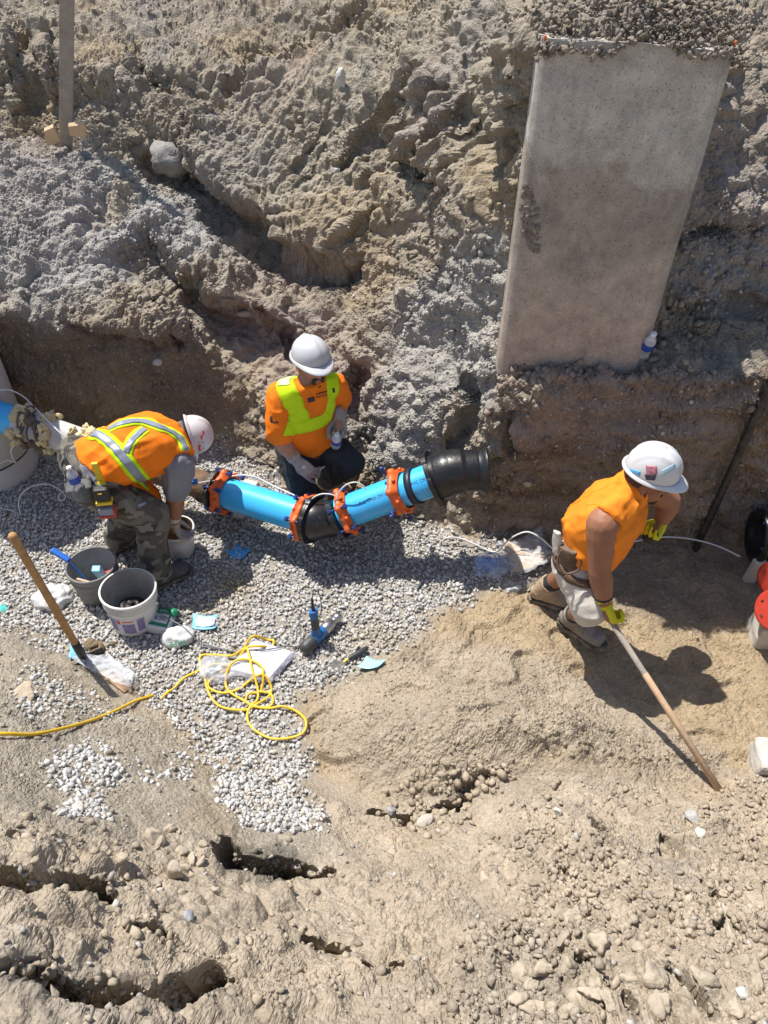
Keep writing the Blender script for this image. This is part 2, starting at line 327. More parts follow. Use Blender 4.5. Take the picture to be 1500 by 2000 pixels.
# smooth gouges left by the bucket teeth
gouge = np.zeros((NV, NU))
for pts, hw, dep in (([(430,168),(500,125),(560,88)], 13, .07), ([(455,192),(530,150),(600,100)], 10, .05), ([(560,80),(620,40),(680,-10)], 14, .07), ([(610,90),(680,40),(730,0)], 12, .05), ([(700,60),(745,20),(780,-20)], 12, .05),
    ([(860,150),(810,220),(750,310),(715,380)], 15, .08), ([(905,170),(850,260),(790,350)], 14, .06), ([(820,120),(765,200),(690,290),(660,350)], 13, .06), ([(930,250),(880,340),(830,400)], 12, .05), ([(640,230),(600,300),(560,350)], 12, .05), ([(740,400),(690,460),(660,500)], 12, .05),
    ([(40,60),(60,150),(70,230)], 30, .12), ([(280,560),(330,630),(360,690)], 12, .06), ([(500,600),(540,640),(560,690)], 14, .06), ([(250,80),(290,140),(300,200)], 16, .06)):
    d, pos, da = linedist(pts, PX+wob*.12, PY+wob2*.12); m = (1-sstep(.55, 1.0, da/hw))*sstep(0, .1, pos)*sstep(0, .1, 1-pos); gouge = np.maximum(gouge, m*.9); D -= dep*m; D += dep*.5*np.exp(-((da/hw-1.25)/.25)**2)*sstep(0, .1, pos)*sstep(0, .1, 1-pos)
gouge *= (bank_m > .3); DY = np.zeros((NV, NU))
# dry cracks and pits of the near bank; the far edge is sharp
wl1 = (perlin(P3*np.float32(5.))*16).reshape(NV, NU); wl2 = (perlin(P3*np.float32(5.)+50)*13+perlin(P3*np.float32(12.)+20)*6).reshape(NV, NU); wl3 = (.75+.8*perlin(P3*np.float32(6.)+80)).reshape(NV, NU)
for pts, half, dep in (
    ([(-60,1722),(60,1728),(130,1722),(205,1732)], [26, 18], .18),
    ([(-60,1902),(60,1905),(180,1925),(280,1935),(400,1915)], [22, 34], .20),
    ([(440,1662),(500,1672),(560,1688),(640,1705)], [30, 12], .12),
    ([(728,1592),(760,1600),(800,1598)], [20, 12], .09), ([(820,1596),(870,1588),(905,1572)], [12, 16], .09), ([(900,1555),(945,1540)], [12, 8], .05),
    ([(1290,1652),(1330,1662)], [14, 10], .05), ([(1420,1812),(1460,1830)], [16, 12], .08), ([(1150,1620),(1200,1640)], [10, 14], .05), ([(1080,1700),(1110,1730)], [10, 12], .05), ([(1350,1740),(1400,1750)], [8, 12], .05),
    ([(1010,1842),(1040,1862)], [12, 10], .06), ([(270,1812),(330,1822)], [10, 16], .06), ([(1060,1885),(1180,1900)],[14,12],.07), ([(600,1830),(680,1850)], [8, 14], .05), ([(20,1640),(70,1650)], [10, 14], .05), ([(700,1900),(800,1890)], [8, 12], .05), ([(1180,1950),(1240,1990)], [10, 16], .07),
     ([(1310,1905),(1400,1990)], [16, 14], .07)):
    d, pos, da = linedist(pts, PX+wl1, PY+wl2)
    hw = 1.15*(half[0]+(half[1]-half[0])*pos)*np.clip(wl3, .45, 1.6)
    big_ = 1. if dep > .11 else .35; near_ = PY > np.interp(PX, [p[0] for p in sorted(pts)], [p[1] for p in sorted(pts)])
    DY -= big_*.14*dep*np.where(near_, 0, sstep(.45, .75, da/hw)*(1-sstep(.9, 4.5, da/hw)))*(fore_m > .3)*sstep(0, .08, pos)*sstep(0, .08, 1-pos)
    DZ -= (2.0 if dep > .11 else 1.5)*dep*np.where(PY > np.interp(PX, [p[0] for p in sorted(pts)], [p[1] for p in sorted(pts)]), 1-sstep(.5, 1.3, da/hw), 1-sstep(.7, 1.0, da/hw))*(fore_m+mound_m > .2)
# slab ledges above the cracks stand a little proud
DZ += .05*poly([(-100,1640),(120,1640),(225,1690),(200,1712),(60,1712),(-100,1705)], 12, 2)+.05*poly([(-100,1765),(120,1760),(300,1800),(420,1880),(300,1905),(150,1890),(-100,1878)], 14, 2)
P = P+N*D[..., None]; P[..., 2] += DZ; P[..., 1] += DY

# --- roughness: lumps, crumbs, streaks (all real displacement along the normal)
P3 = flat(P).astype(np.float32); Pb = vsmooth(P, 6); N = nrm(Pb)*.6*bank_m[..., None]+N0*(1-.6*bank_m[..., None]); N /= np.linalg.norm(N, axis=2, keepdims=True)
calm = (1-.8*gouge)*(.30+.70*sstep(-.25, .35, fbm(P3*np.float32(1.5)+70, 2))).reshape(NV, NU)      # smooth pressed patches between rough ones
A_lump = (.095*bank_m+.03*fore_m+.012*floor_m).ravel()
A_lump *= (1-.6*wallL_m.ravel())*(1-.5*wallR_m.ravel())
h = A_lump*fbm(P3*1.7, 2)
gB = (1-.75*greyB_m)*(1-.45*greyA_m)*(1-.8*gouge)
bil = np.abs(fbm(P3*np.float32(5.2), 3))
h += (.060*bank_m*(1-.5*wallL_m)*(1-.3*wallR_m)**gB+.035*fore_m*(1-.75*pack_m)+.010*floor_m).ravel()*(bil-.35)*1.4
wq = lambda k, f: k*np.stack([perlin(P3*f), perlin(P3*f+9)], 1)
soft = (1-.7*pack_m)*fore_m*(1-.6*ledgeL_m)*calm
sel = sstep(-.2, .3, perlin(P3*1.9+31))
A = (.050*bank_m*(1-.75*wallL_m)*(1-.5*wallR_m)*(1-.75*scrape_m)*gB*calm+.022*soft+.045*rubble_m*fore_m).ravel()
h += A*facets(Q2*np.float32(8.)+wq(.35, 12))*sel
sel = sstep(-.3, .25, perlin(P3*3.1+77))
A = (.026*bank_m*(1-.65*wallL_m)*(1-.3*wallR_m)*(1-.65*scrape_m)*gB*calm+.018*soft+.026*rubble_m*fore_m+.006*floor_m*(1-gravel_m)).ravel()
h += A*facets(Q2*np.float32(19.)+wq(.35, 26))*sel
sel = sstep(-.35, .25, perlin(P3*5+5))
A = (.019*bank_m*(1-.5*wallL_m)*(1-.3*greyB_m)*(1-.35*scrape_m)*(.4+.6*calm)+.0125*soft+.010*rubble_m*fore_m+.0055*floor_m*(1-gravel_m)+.004*mound_m).ravel()
h += A*facets(Q2*np.float32(42.)+wq(.3, 60))*sel
mfront = poly([(900,1440),(1080,1395),(1230,1430),(1400,1490),(1390,1530),(1060,1535),(900,1590),(760,1580),(830,1520)], 25)*(fore_m+mound_m).clip(0, 1)
h += (.028*mfront).ravel()*facets(Q2*np.float32(13.)+wq(.35, 16))*sstep(-.3, .3, perlin(P3*4+44))+(.012*mfront).ravel()*facets(Q2*np.float32(30.))
A = (calm*(.0085*bank_m*(1-.4*scrape_m)+.0050*fore_m+.0035*floor_m*(1-gravel_m))).ravel()
h += A*facets(Q2*np.float32(90.))
# streaks left by the digging bucket, running down to the left
ang = math.radians(52); ca, sa = math.cos(ang), math.sin(ang)
al = Q2[:, 0]*ca+Q2[:, 1]*sa; ac = -Q2[:, 0]*sa+Q2[:, 1]*ca
h += (scrape_m.ravel()*bank_m.ravel())*(.040*fbm(np.stack([al*.9, ac*7, al*0], 1), 2)+.016*fbm(np.stack([al*1.5, ac*26, al*0+5], 1), 2))
# vertical teeth marks on cut faces
teeth = poly([(440,430),(640,520),(660,500),(640,380),(520,330)], 20)+poly([(340,520),(470,620),(500,560),(400,480)], 15)+.6*wallL_m
teeth += 1.4*poly([(395,345),(450,400),(510,455),(600,512),(660,520),(680,480),(600,440),(520,390),(440,330)], 14)
h += .016*teeth.ravel()*fbm(np.stack([Q2[:, 0]*24, Q2[:, 1]*2.5, Q2[:, 1]*0+3], 1), 3)
# flat broken plates on the near bank
plate = ledgeL_m.ravel()*fore_m.ravel()
h += .018*plate*fbm(P3*np.float32(3.)+8, 3)+plate*.016*facets(Q2*np.array([4., 9.], np.float32)+wq(.4, 5))
h += .022*wallR_m.ravel()*fbm(P3*np.array([2.5, 3, 9], np.float32), 4)+.016*wallL_m.ravel()*fbm(P3*np.array([3, 3, 5], np.float32)+4, 4)+.004*fbm(P3*28, 2)*(bank_m+fore_m).ravel()
# soft footprints and wavy tread on the sandy floor
sand = (floor_m*(1-gravel_m)).ravel()
h += sand*(.032*fbm(P3*3.4+3, 3)+.012*fbm(P3*11, 3)+.006*fbm(P3*40, 2))-sand*.030*sstep(.25, .5, perlin(P3*np.array([4.5, 7, 4], np.float32)+60))
h = np.where((P3[:, 1] > 14) | (P3[:, 1] < -1.5), 0, h)
P = P+N*h.reshape(NV, NU)[..., None]

# --- colours: the soils' own tones, plus a shadow tint on the right-hand sand
def mixc(c, m, col): return c*(1-m[..., None])+np.array(col, np.float32)*m[..., None]
C = np.zeros((NV, NU, 3), np.float32)+np.array((.34, .288, .22), np.float32)
C = mixc(C, bank_m*.9, (.282, .242, .190))
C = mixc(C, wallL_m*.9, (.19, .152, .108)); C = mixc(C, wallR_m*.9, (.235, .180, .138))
C = mixc(C, greyA_m*.9, (.335, .325, .31)); C = mixc(C, greyB_m*.85, (.355, .34, .315)); C = mixc(C, greyC_m*.8, (.31, .28, .255))
C = mixc(C, scrape_m*bank_m*.6, (.315, .278, .216))
C = mixc(C, fore_m*.9, (.40, .335, .255)); C = mixc(C, pack_m*.75, (.315, .28, .225))
C = mixc(C, floor_m*(1-gravel_m), (.335, .26, .168)); C = mixc(C, mound_m*.9, (.34, .288, .22)); shadowed = poly([(1130,1060),(1600,1055),(1600,1215),(1330,1225),(1180,1200),(1120,1130)], 26); C = mixc(C, shadowed*.85, (.225, .182, .135))  # last zone: shadow of slab and wall painted into the sand colour
C = mixc(C, gravel_m*.8, (.285, .268, .242))
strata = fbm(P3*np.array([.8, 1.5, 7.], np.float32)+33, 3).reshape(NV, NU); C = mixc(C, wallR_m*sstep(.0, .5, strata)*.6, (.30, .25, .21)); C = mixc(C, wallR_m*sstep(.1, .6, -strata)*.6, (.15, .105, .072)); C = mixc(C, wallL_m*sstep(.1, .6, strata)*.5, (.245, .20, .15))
b1 = fbm(P3*1.3+12, 4).reshape(NV, NU); b2 = fbm(P3*6.+40, 3).reshape(NV, NU); b3 = perlin(P3*.9+90).reshape(NV, NU)
C = mixc(C, np.clip(sstep(.15, .6, b1)*.55*(bank_m+fore_m*.6), 0, 1), (.27, .25, .225))
C = mixc(C, np.clip(sstep(.2, .6, -b1)*.5*(bank_m+.7*fore_m), 0, 1), (.33, .255, .16))
C = mixc(C, sstep(.1, .5, b3)*.35*bank_m*(1-wallL_m), (.31, .245, .215))
C *= (1+.16*b2)[..., None]
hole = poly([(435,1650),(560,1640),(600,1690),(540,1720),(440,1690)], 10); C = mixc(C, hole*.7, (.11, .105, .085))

ii = (np.arange(NV-1)[:, None]*NU+np.arange(NU-1)[None, :]).ravel()
faces = np.stack([ii, ii+1, ii+1+NU, ii+NU], 1)
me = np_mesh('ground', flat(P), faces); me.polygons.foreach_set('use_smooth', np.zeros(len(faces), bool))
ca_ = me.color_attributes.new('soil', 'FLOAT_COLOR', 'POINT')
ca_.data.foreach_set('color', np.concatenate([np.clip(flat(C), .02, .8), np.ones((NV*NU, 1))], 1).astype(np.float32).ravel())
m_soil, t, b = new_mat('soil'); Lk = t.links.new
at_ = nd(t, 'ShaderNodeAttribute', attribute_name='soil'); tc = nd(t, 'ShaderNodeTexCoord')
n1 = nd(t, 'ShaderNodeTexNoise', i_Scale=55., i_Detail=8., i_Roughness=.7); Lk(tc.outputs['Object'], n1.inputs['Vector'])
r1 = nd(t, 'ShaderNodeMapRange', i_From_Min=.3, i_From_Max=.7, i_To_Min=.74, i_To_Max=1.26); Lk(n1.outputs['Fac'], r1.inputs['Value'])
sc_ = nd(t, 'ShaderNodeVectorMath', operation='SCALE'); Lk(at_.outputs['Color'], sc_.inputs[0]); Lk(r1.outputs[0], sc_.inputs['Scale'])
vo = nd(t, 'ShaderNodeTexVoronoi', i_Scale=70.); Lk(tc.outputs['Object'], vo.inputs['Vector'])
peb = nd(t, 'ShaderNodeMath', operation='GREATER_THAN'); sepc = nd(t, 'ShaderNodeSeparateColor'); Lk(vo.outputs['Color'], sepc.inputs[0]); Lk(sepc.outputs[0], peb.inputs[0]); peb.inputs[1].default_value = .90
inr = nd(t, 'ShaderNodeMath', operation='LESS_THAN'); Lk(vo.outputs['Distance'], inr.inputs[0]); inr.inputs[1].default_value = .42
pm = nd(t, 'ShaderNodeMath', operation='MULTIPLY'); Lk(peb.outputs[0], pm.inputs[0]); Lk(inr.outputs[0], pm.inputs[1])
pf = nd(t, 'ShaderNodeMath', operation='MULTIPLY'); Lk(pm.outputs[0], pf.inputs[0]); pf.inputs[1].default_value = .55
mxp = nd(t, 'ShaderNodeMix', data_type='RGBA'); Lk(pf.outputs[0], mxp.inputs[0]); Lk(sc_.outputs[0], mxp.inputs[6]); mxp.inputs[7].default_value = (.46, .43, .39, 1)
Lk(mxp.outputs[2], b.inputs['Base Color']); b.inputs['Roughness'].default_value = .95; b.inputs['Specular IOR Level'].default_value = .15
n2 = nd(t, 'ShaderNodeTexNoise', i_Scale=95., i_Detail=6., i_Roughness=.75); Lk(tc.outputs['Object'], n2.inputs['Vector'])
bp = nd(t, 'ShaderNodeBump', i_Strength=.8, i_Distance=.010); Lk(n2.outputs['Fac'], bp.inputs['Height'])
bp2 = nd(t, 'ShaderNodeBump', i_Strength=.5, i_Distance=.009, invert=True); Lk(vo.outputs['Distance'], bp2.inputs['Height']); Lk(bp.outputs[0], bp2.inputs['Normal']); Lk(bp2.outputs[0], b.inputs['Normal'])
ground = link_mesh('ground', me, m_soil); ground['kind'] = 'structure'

# a lighter copy of the surface for dropping things on it
st_v = np.unique(np.concatenate([np.arange(0, NV, 2), [NV-1]])); st_u = np.arange(0, NU, 2)
G = P[np.ix_(st_v, st_u)]; gn, gm = G.shape[:2]
jj = (np.arange(gn-1)[:, None]*gm+np.arange(gm-1)[None, :]).ravel()
BV = BVHTree.FromPolygons([tuple(p) for p in flat(G)], np.stack([jj, jj+1, jj+1+gm, jj+gm], 1).tolist())
def gz(x, y, top=6.):
    h = BV.ray_cast(Vector((x, y, top)), Vector((0, 0, -1))); return h[0].z if h[0] else 0.
def hit(px, py):
    """where the sight line of photo pixel (px, py) meets the ground"""
    h = BV.ray_cast(Vector((0, 0, CAM_H)), ray(px, py).normalized()); return (h[0], h[1]) if h[0] else (at(px, py, z=0), Vector((0, 0, 1)))
# ---------------------------------------------------------------- loose stones and clods
def rock_template(seed, sub, cuts=7, jit=.12):
    bm = bmesh.new(); bmesh.ops.create_icosphere(bm, subdivisions=sub, radius=1); r = np.random.default_rng(seed)
    v = np.array([x.co[:] for x in bm.verts], np.float32); bm.verts.index_update()
    f = np.array([[x.index for x in q.verts] for q in bm.faces], np.int32); bm.free()
    for _ in range(cuts):
        n = r.normal(size=3); n /= np.linalg.norm(n); d = v @ n; k = r.uniform(.42, .8); v = v-np.outer(np.maximum(0, d-k), n).astype(np.float32)
    v *= (1+r.uniform(-jit, jit, (len(v), 1))).astype(np.float32)
    return v, f
def rand_rot(n, r):
    q = r.normal(size=(n, 4)); q /= np.linalg.norm(q, axis=1, keepdims=True); a, b, c, d = q.T
    return np.stack([np.stack([1-2*(c*c+d*d), 2*(b*c-a*d), 2*(b*d+a*c)], 1), np.stack([2*(b*c+a*d), 1-2*(b*b+d*d), 2*(c*d-a*b)], 1), np.stack([2*(b*d-a*c), 2*(c*d+a*b), 1-2*(b*b+c*c)], 1)], 1)
def stones(name, pts, size, cols, m, sub=1, flat_=.7, nt=12, cuts=7, jit=.12, label=None, seed=1, big_at=.0135):
    r = np.random.default_rng(seed); n = len(pts); vs = []; fs = []; cs = []; off = 0
    for k in range(nt*2):                          # small ones get the simpler template
        big = k >= nt; idx = np.arange(k % nt, n, nt); idx = idx[(size[idx] > big_at) == big]
        if not len(idx): continue
        v, f = rock_template(seed*100+k, sub if big else sub-1, cuts if big else 2, jit if big else jit+.17)
        R = rand_rot(len(idx), r); sc = size[idx][:, None]*r.uniform(.58, 1.38, (len(idx), 3)); sc[:, 2] *= flat_
        w_ = np.einsum('nij,nvj->nvi', R, v[None]*sc[:, None, :])+pts[idx][:, None, :]
        vs.append(w_.reshape(-1, 3)); fs.append((f[None]+(np.arange(len(idx))*len(v))[:, None, None]+off).reshape(-1, 3)); off += len(idx)*len(v)
        cs.append(np.repeat(cols[idx], len(v), 0))
    me = np_mesh(name, np.concatenate(vs), np.concatenate(fs)); c = np.concatenate(cs)
    ca = me.color_attributes.new('soil', 'FLOAT_COLOR', 'POINT'); ca.data.foreach_set('color', np.concatenate([c, np.ones((len(c), 1))], 1).astype(np.float32).ravel())
    o = link_mesh(name, me, m); o['kind'] = 'stuff'
    if label: o['label'] = label
    return o
def stone_mat(name, rough=.85, bump=.4, bs=120., var=.16):
    m, t, b = new_mat(name); L = t.links.new; a = nd(t, 'ShaderNodeAttribute', attribute_name='soil'); tc = nd(t, 'ShaderNodeTexCoord')
    n = nd(t, 'ShaderNodeTexNoise', i_Scale=bs*.6, i_Detail=6., i_Roughness=.65); L(tc.outputs['Object'], n.inputs['Vector'])
    r = nd(t, 'ShaderNodeMapRange', i_From_Min=.3, i_From_Max=.7, i_To_Min=1-var, i_To_Max=1+var); L(n.outputs['Fac'], r.inputs['Value'])
    s = nd(t, 'ShaderNodeVectorMath', operation='SCALE'); L(a.outputs['Color'], s.inputs[0]); L(r.outputs[0], s.inputs['Scale']); L(s.outputs[0], b.inputs['Base Color'])
    n2 = nd(t, 'ShaderNodeTexNoise', i_Scale=bs, i_Detail=5.); L(tc.outputs['Object'], n2.inputs['Vector'])
    bp = nd(t, 'ShaderNodeBump', i_Strength=bump, i_Distance=.005); L(n2.outputs['Fac'], bp.inputs['Height']); L(bp.outputs[0], b.inputs['Normal'])
    b.inputs['Roughness'].default_value = rough; b.inputs['Specular IOR Level'].default_value = .2; return m
m_stone = stone_mat('limestone'); m_clod = stone_mat('clod_earth', .95, .6, 150., .2)
dPu = np.linalg.norm(np.gradient(P, axis=1), axis=2); dPv = np.linalg.norm(np.gradient(P, axis=0), axis=2)
AREA = dPu*dPv*(PX > -330)*(PX < 1830)*(PY > -120)*(PY < 2150)*(P[..., 1] < 9)
NG = nrm(P).reshape(-1, 3); PF = flat(P); CF = flat(C)
def sample(mask, n, seed):
    r = np.random.default_rng(seed); w_ = (AREA*mask).ravel().astype(np.float64); cs = np.cumsum(w_); i = np.searchsorted(cs, r.uniform(0, cs[-1], n)).clip(0, len(w_)-1)
    j = r.uniform(-.5, .5, (n, 2)); du = np.gradient(P, axis=1).reshape(-1, 3)[i]; dv = np.gradient(P, axis=0).reshape(-1, 3)[i]
    return i, PF[i]+du*j[:, :1]+dv*j[:, 1:], r
# crushed stone on the trench floor
patches = poly([(420,1545),(500,1535),(600,1600),(610,1625),(520,1600),(440,1570)], 10)+poly([(100,1585),(150,1540),(200,1565),(215,1595),(130,1598)], 8)+.7*poly([(80,1500),(180,1440),(230,1500),(200,1545),(110,1530)], 14)\
    +.35*poly([(20,1330),(80,1300),(200,1360),(240,1400),(60,1400)], 20)+.5*poly([(240,1480),(380,1490),(390,1520),(270,1510)], 12)+.3*poly([(330,1400),(480,1480),(500,1560),(420,1520)], 14)
gm = np.clip(gravel_m+patches*(1-gravel_m), 0, 1)
i, p, r = sample(gm**1.4*(gm > .04), 30000, 21); s_ = r.uniform(.0065, .0145, len(i))*np.where(r.random(len(i)) < .1, 1.3, 1)
p[:, 2] += r.uniform(-.006, .014, len(i)); g = r.normal(.44, .075, (len(i), 1)); tint = np.where(r.random((len(i), 1)) < .16, np.array([[1., .90, .76]]), np.array([[1., .985, .955]]))
col = np.clip(g*tint, .2, .6)
pxg, pyg = project(p); rust = np.exp(-((pxg-450)/45)**2-((pyg-1140)/30)**2)+.6*np.exp(-((pxg-730)/60)**2-((pyg-1250)/30)**2)+.5*np.exp(-((pxg-390)/50)**2-((pyg-1190)/20)**2)
col = col*(1-.55*np.clip(rust, 0, 1)[:, None]*np.array([[.25, .5, .9]]))
stones('gravel', p, s_, col, m_stone, 1, .75, 18, 11, .10, 'grey crushed stone spread over the trench floor', 5, .017)
# bigger white stones of the scattered patches up the near bank
i, p, r = sample(patches, 1000, 22); s_ = .005+.014*r.random(len(i))**2; p[:, 2] += s_*.35
stones('scattered_gravel', p, s_, np.clip(r.normal(.44, .07, (len(i), 1)), .3, .62)*np.array([[1, .985, .95]]), m_stone, 1, .8, 16, 12, .10, 'patches of coarse white crushed stone on the near bank', 6)
# crumbs of earth on the banks
bw = bank_m*(1-.85*wallL_m)*(1-.55*wallR_m)*sstep(-.3, .4, perlin(P3*1.6+3).reshape(NV, NU))
i, p, r = sample(bw, 14000, 23); s_ = .0045+.022*r.random(len(i))**4; p = p+NG[i]*(s_*.25)[:, None]
stones('earth_crumbs', p, s_, CF[i]*r.uniform(.85, 1.15, (len(i), 1)), m_clod, 1, .85, 14, 6, .26, 'loose crumbs of earth lying on the far bank', 7)
fw = np.clip(fore_m*(.18+.9*rubble_m)*(1-.55*pack_m), 0, 1)*sstep(-.35, .35, perlin(P3*2.2+13).reshape(NV, NU))
i, p, r = sample(fw, 11000, 24); s_ = .0025+.018*r.random(len(i))**3.6; p = p+NG[i]*(s_*.3)[:, None]
stones('earth_rubble', p, s_, CF[i]*r.uniform(.72, 1.04, (len(i), 1)), m_clod, 1, .85, 16, 7, .26, 'loose crumbs of dry earth on the near bank', 8)
i, p, r = sample(np.clip(wallR_m+greyC_m+.25*bank_m+.35*pack_m+.3*fore_m, 0, 1), 3200, 25); s_ = .004+.013*r.random(len(i))**2; p = p+NG[i]*(s_*.1)[:, None]
stones('pebbles', p, s_, np.clip(r.normal(.36, .07, (len(i), 1)), .2, .55)*np.array([[1, .95, .88]]), m_stone, 1, .8, 12, 8, .08, 'small pale pebbles embedded in the soil', 9)
i, p, r = sample(floor_m*(1-gravel_m)*(.4+mound_m), 2600, 26); s_ = .003+.009*r.random(len(i))**3
stones('sand_crumbs', p, s_, CF[i]*r.uniform(.85, 1.1, (len(i), 1)), m_clod, 1, .85, 12, 4, .16, 'small crumbs of sand', 10)
i, p, r = sample(greyA_m*bank_m+1.2*greyB_m*bank_m*(1-.5*wallR_m)+.8*greyC_m, 7000, 27); s_ = .0035+.006*r.random(len(i))**2; p = p+NG[i]*(s_*.3)[:, None]
stones('fine_gravel', p, s_, CF[i]*r.uniform(.9, 1.25, (len(i), 1)), m_stone, 1, .8, 12, 9, .10, 'fine grey gravel spilled over the heaps of the far bank', 11)
mfw = poly([(735,1560),(830,1545),(960,1520),(1010,1540),(900,1610),(740,1620)], 16); i, p, r = sample(mfw, 420, 28); s_ = .005+.024*r.random(len(i))**2.2; p = p+NG[i]*(s_*.3)[:, None]
stones('broken_sand_crust', p, s_, np.array([[.36, .30, .225]])*r.uniform(.8, 1.15, (len(i), 1)), m_clod, 1, .85, 12, 5, .22, 'broken crust at the foot of the sand heap', 14)
crk = poly([(-60,1690),(215,1700),(230,1760),(-60,1765)], 14)+poly([(-60,1870),(430,1890),(430,1960),(-60,1960)], 14)+.8*poly([(420,1640),(650,1680),(660,1725),(430,1710)], 12)
i, p, r = sample(crk, 200, 29); s_ = .005+.022*r.random(len(i))**2.4; p = p+NG[i]*(s_*.2)[:, None]
stones('crack_rubble', p, s_, CF[i]*r.uniform(.8, 1.05, (len(i), 1)), m_clod, 2, .8, 14, 8, .13, 'crumbled lumps fallen along the cracks of the near bank', 15)
# ---------------------------------------------------------------- people
class Blob:
    """overlapping tapered limbs and lofts fused into one continuous skin"""
    def __init__(s): s.mb = MB()
    def cap(s, a, b, ra, rb=None, flat=False, n=14):
        a, b = Vector(a), Vector(b); rb = ra if rb is None else rb; d = (b-a); L = d.length; d.normalize(); prof = []
        if not flat or flat == 'b':
            prof += [(-ra*math.cos(t), max(.001, ra*math.sin(t))) for t in (.05, .5, 1.0)]
        prof += [(0, ra), (L*.5, (ra+rb)/2), (L, rb)]
        if not flat or flat == 'a': prof += [(L+rb*math.sin(t), max(.001, rb*math.cos(t))) for t in (.5, 1.0, 1.52)]
        s.mb.lathe(a, d, prof, n, caps=(True, True)); return s
    def chain(s, pts, rad, **k):
        for i in range(len(pts)-1): s.cap(pts[i], pts[i+1], rad[i], rad[i+1], **k)
        return s
    def ell(s, c, r, R=None): s.mb.ball(c, r, R, 2); return s
    def loft(s, secs, right, n=20, caps=(True, True)):
        """secs: (centre, half width, half depth, forward shift)"""
        cs = [Vector(q[0]) for q in secs]; rings = []
        for i, q in enumerate(secs):
            t = (cs[min(i+1, len(cs)-1)]-cs[max(i-1, 0)]).normalized(); x = (right-t*right.dot(t)).normalized(); y = t.cross(x)
            sh_ = q[4] if len(q) > 4 else 0
            rings.append([cs[i]+y*(q[3] if len(q) > 3 else 0)+t*sh_*math.cos(a)+x*math.copysign(abs(math.cos(a))**.85, math.cos(a))*q[1]+y*math.copysign(abs(math.sin(a))**.85, math.sin(a))*q[2] for a in (2*math.pi*k/n for k in range(n))])
        s.mb.ring_loft(rings, caps); return s
    def build(s, name, m, parent, vox=.0075, smooth=4, fold=(), lumps=.0):
        o = s.mb.build(name, m, parent)
        r = o.modifiers.new('r', 'REMESH'); r.mode = 'VOXEL'; r.voxel_size = vox; r.use_smooth_shade = True
        if smooth: q = o.modifiers.new('s', 'SMOOTH'); q.factor = .5; q.iterations = smooth
        dg = bpy.context.evaluated_depsgraph_get(); me = bpy.data.meshes.new_from_object(o.evaluated_get(dg)); o.modifiers.clear()
        old = o.data; o.data = me; me.name = name; bpy.data.meshes.remove(old)
        n = len(me.vertices); v = np.empty(n*3, np.float32); me.vertices.foreach_get('co', v); v = v.reshape(-1, 3); nn = np.empty(n*3, np.float32)
        me.vertex_normals.foreach_get('vector', nn); nn = nn.reshape(-1, 3); h = np.zeros(n, np.float32)
        for d, fr, amp in fold:
            d = np.array(Vector(d).normalized(), np.float32); q = v-np.outer(v @ d, d)*.78
            q = q+.03*np.stack([perlin(v*7), perlin(v*7+5), perlin(v*7+9)], 1)
            h += amp*(.55-2*np.abs(perlin(q*fr+fr)))
        if lumps: h += lumps*fbm(v*9, 3)
        if fold or lumps: me.vertices.foreach_set('co', (v+nn*h[:, None]).astype(np.float32).ravel()); me.update()
        me.polygons.foreach_set('use_smooth', np.ones(len(me.polygons), bool)); return o
def bvh_of(o):
    me = o.data; n = len(me.vertices); v = np.empty(n*3, np.float32); me.vertices.foreach_get('co', v); off = ORG[o.name]
    return BVHTree.FromPolygons([Vector(q)+off for q in v.reshape(-1, 3)], [p.vertices[:] for p in me.polygons])
def on(bv, px, py):
    c = Vector((0, 0, CAM_H)); h = bv.ray_cast(c, ray(px, py).normalized())
    if h[0] is None:
        best = None
        for k in range(1, 40):                      # just off the outline: nearest point of the surface
            q = c+ray(px, py)*(2.5+k*.06); f = bv.find_nearest(q)
            if best is None or f[3] < best[3]: best = f
        return best[0]
    return h[0]
def ribbon(bv, pts, width, off, name, m, parent, nw=5, n=10, skip_project=False):
    """a flat strip laid on the cloth below it"""
    cs = spline(pts, n); mb = MB(); rows_ = []
    for i, c in enumerate(cs):
        f = bv.find_nearest(c); nrm_ = f[1]; t = (cs[min(i+1, len(cs)-1)]-cs[max(i-1, 0)]).normalized(); wv = nrm_.cross(t).normalized(); row = []
        wd = width if not hasattr(width, '__len__') else width[0]+(width[1]-width[0])*i/(len(cs)-1)
        for k in range(nw+1):
            q = f[0]+wv*wd*(k/nw-.5); g = bv.find_nearest(q); row.append(g[0]+g[1]*off)
        rows_.append(row)
    vs = [p for r in rows_ for p in r]; k = nw+1
    mb.add(vs, [(i*k+j, i*k+j+1, (i+1)*k+j+1, (i+1)*k+j) for i in range(len(rows_)-1) for j in range(nw)], True)
    o = mb.build(name, m, parent)
    sd = o.modifiers.new('t', 'SOLIDIFY'); sd.thickness = .002; sd.offset = 1
    return o
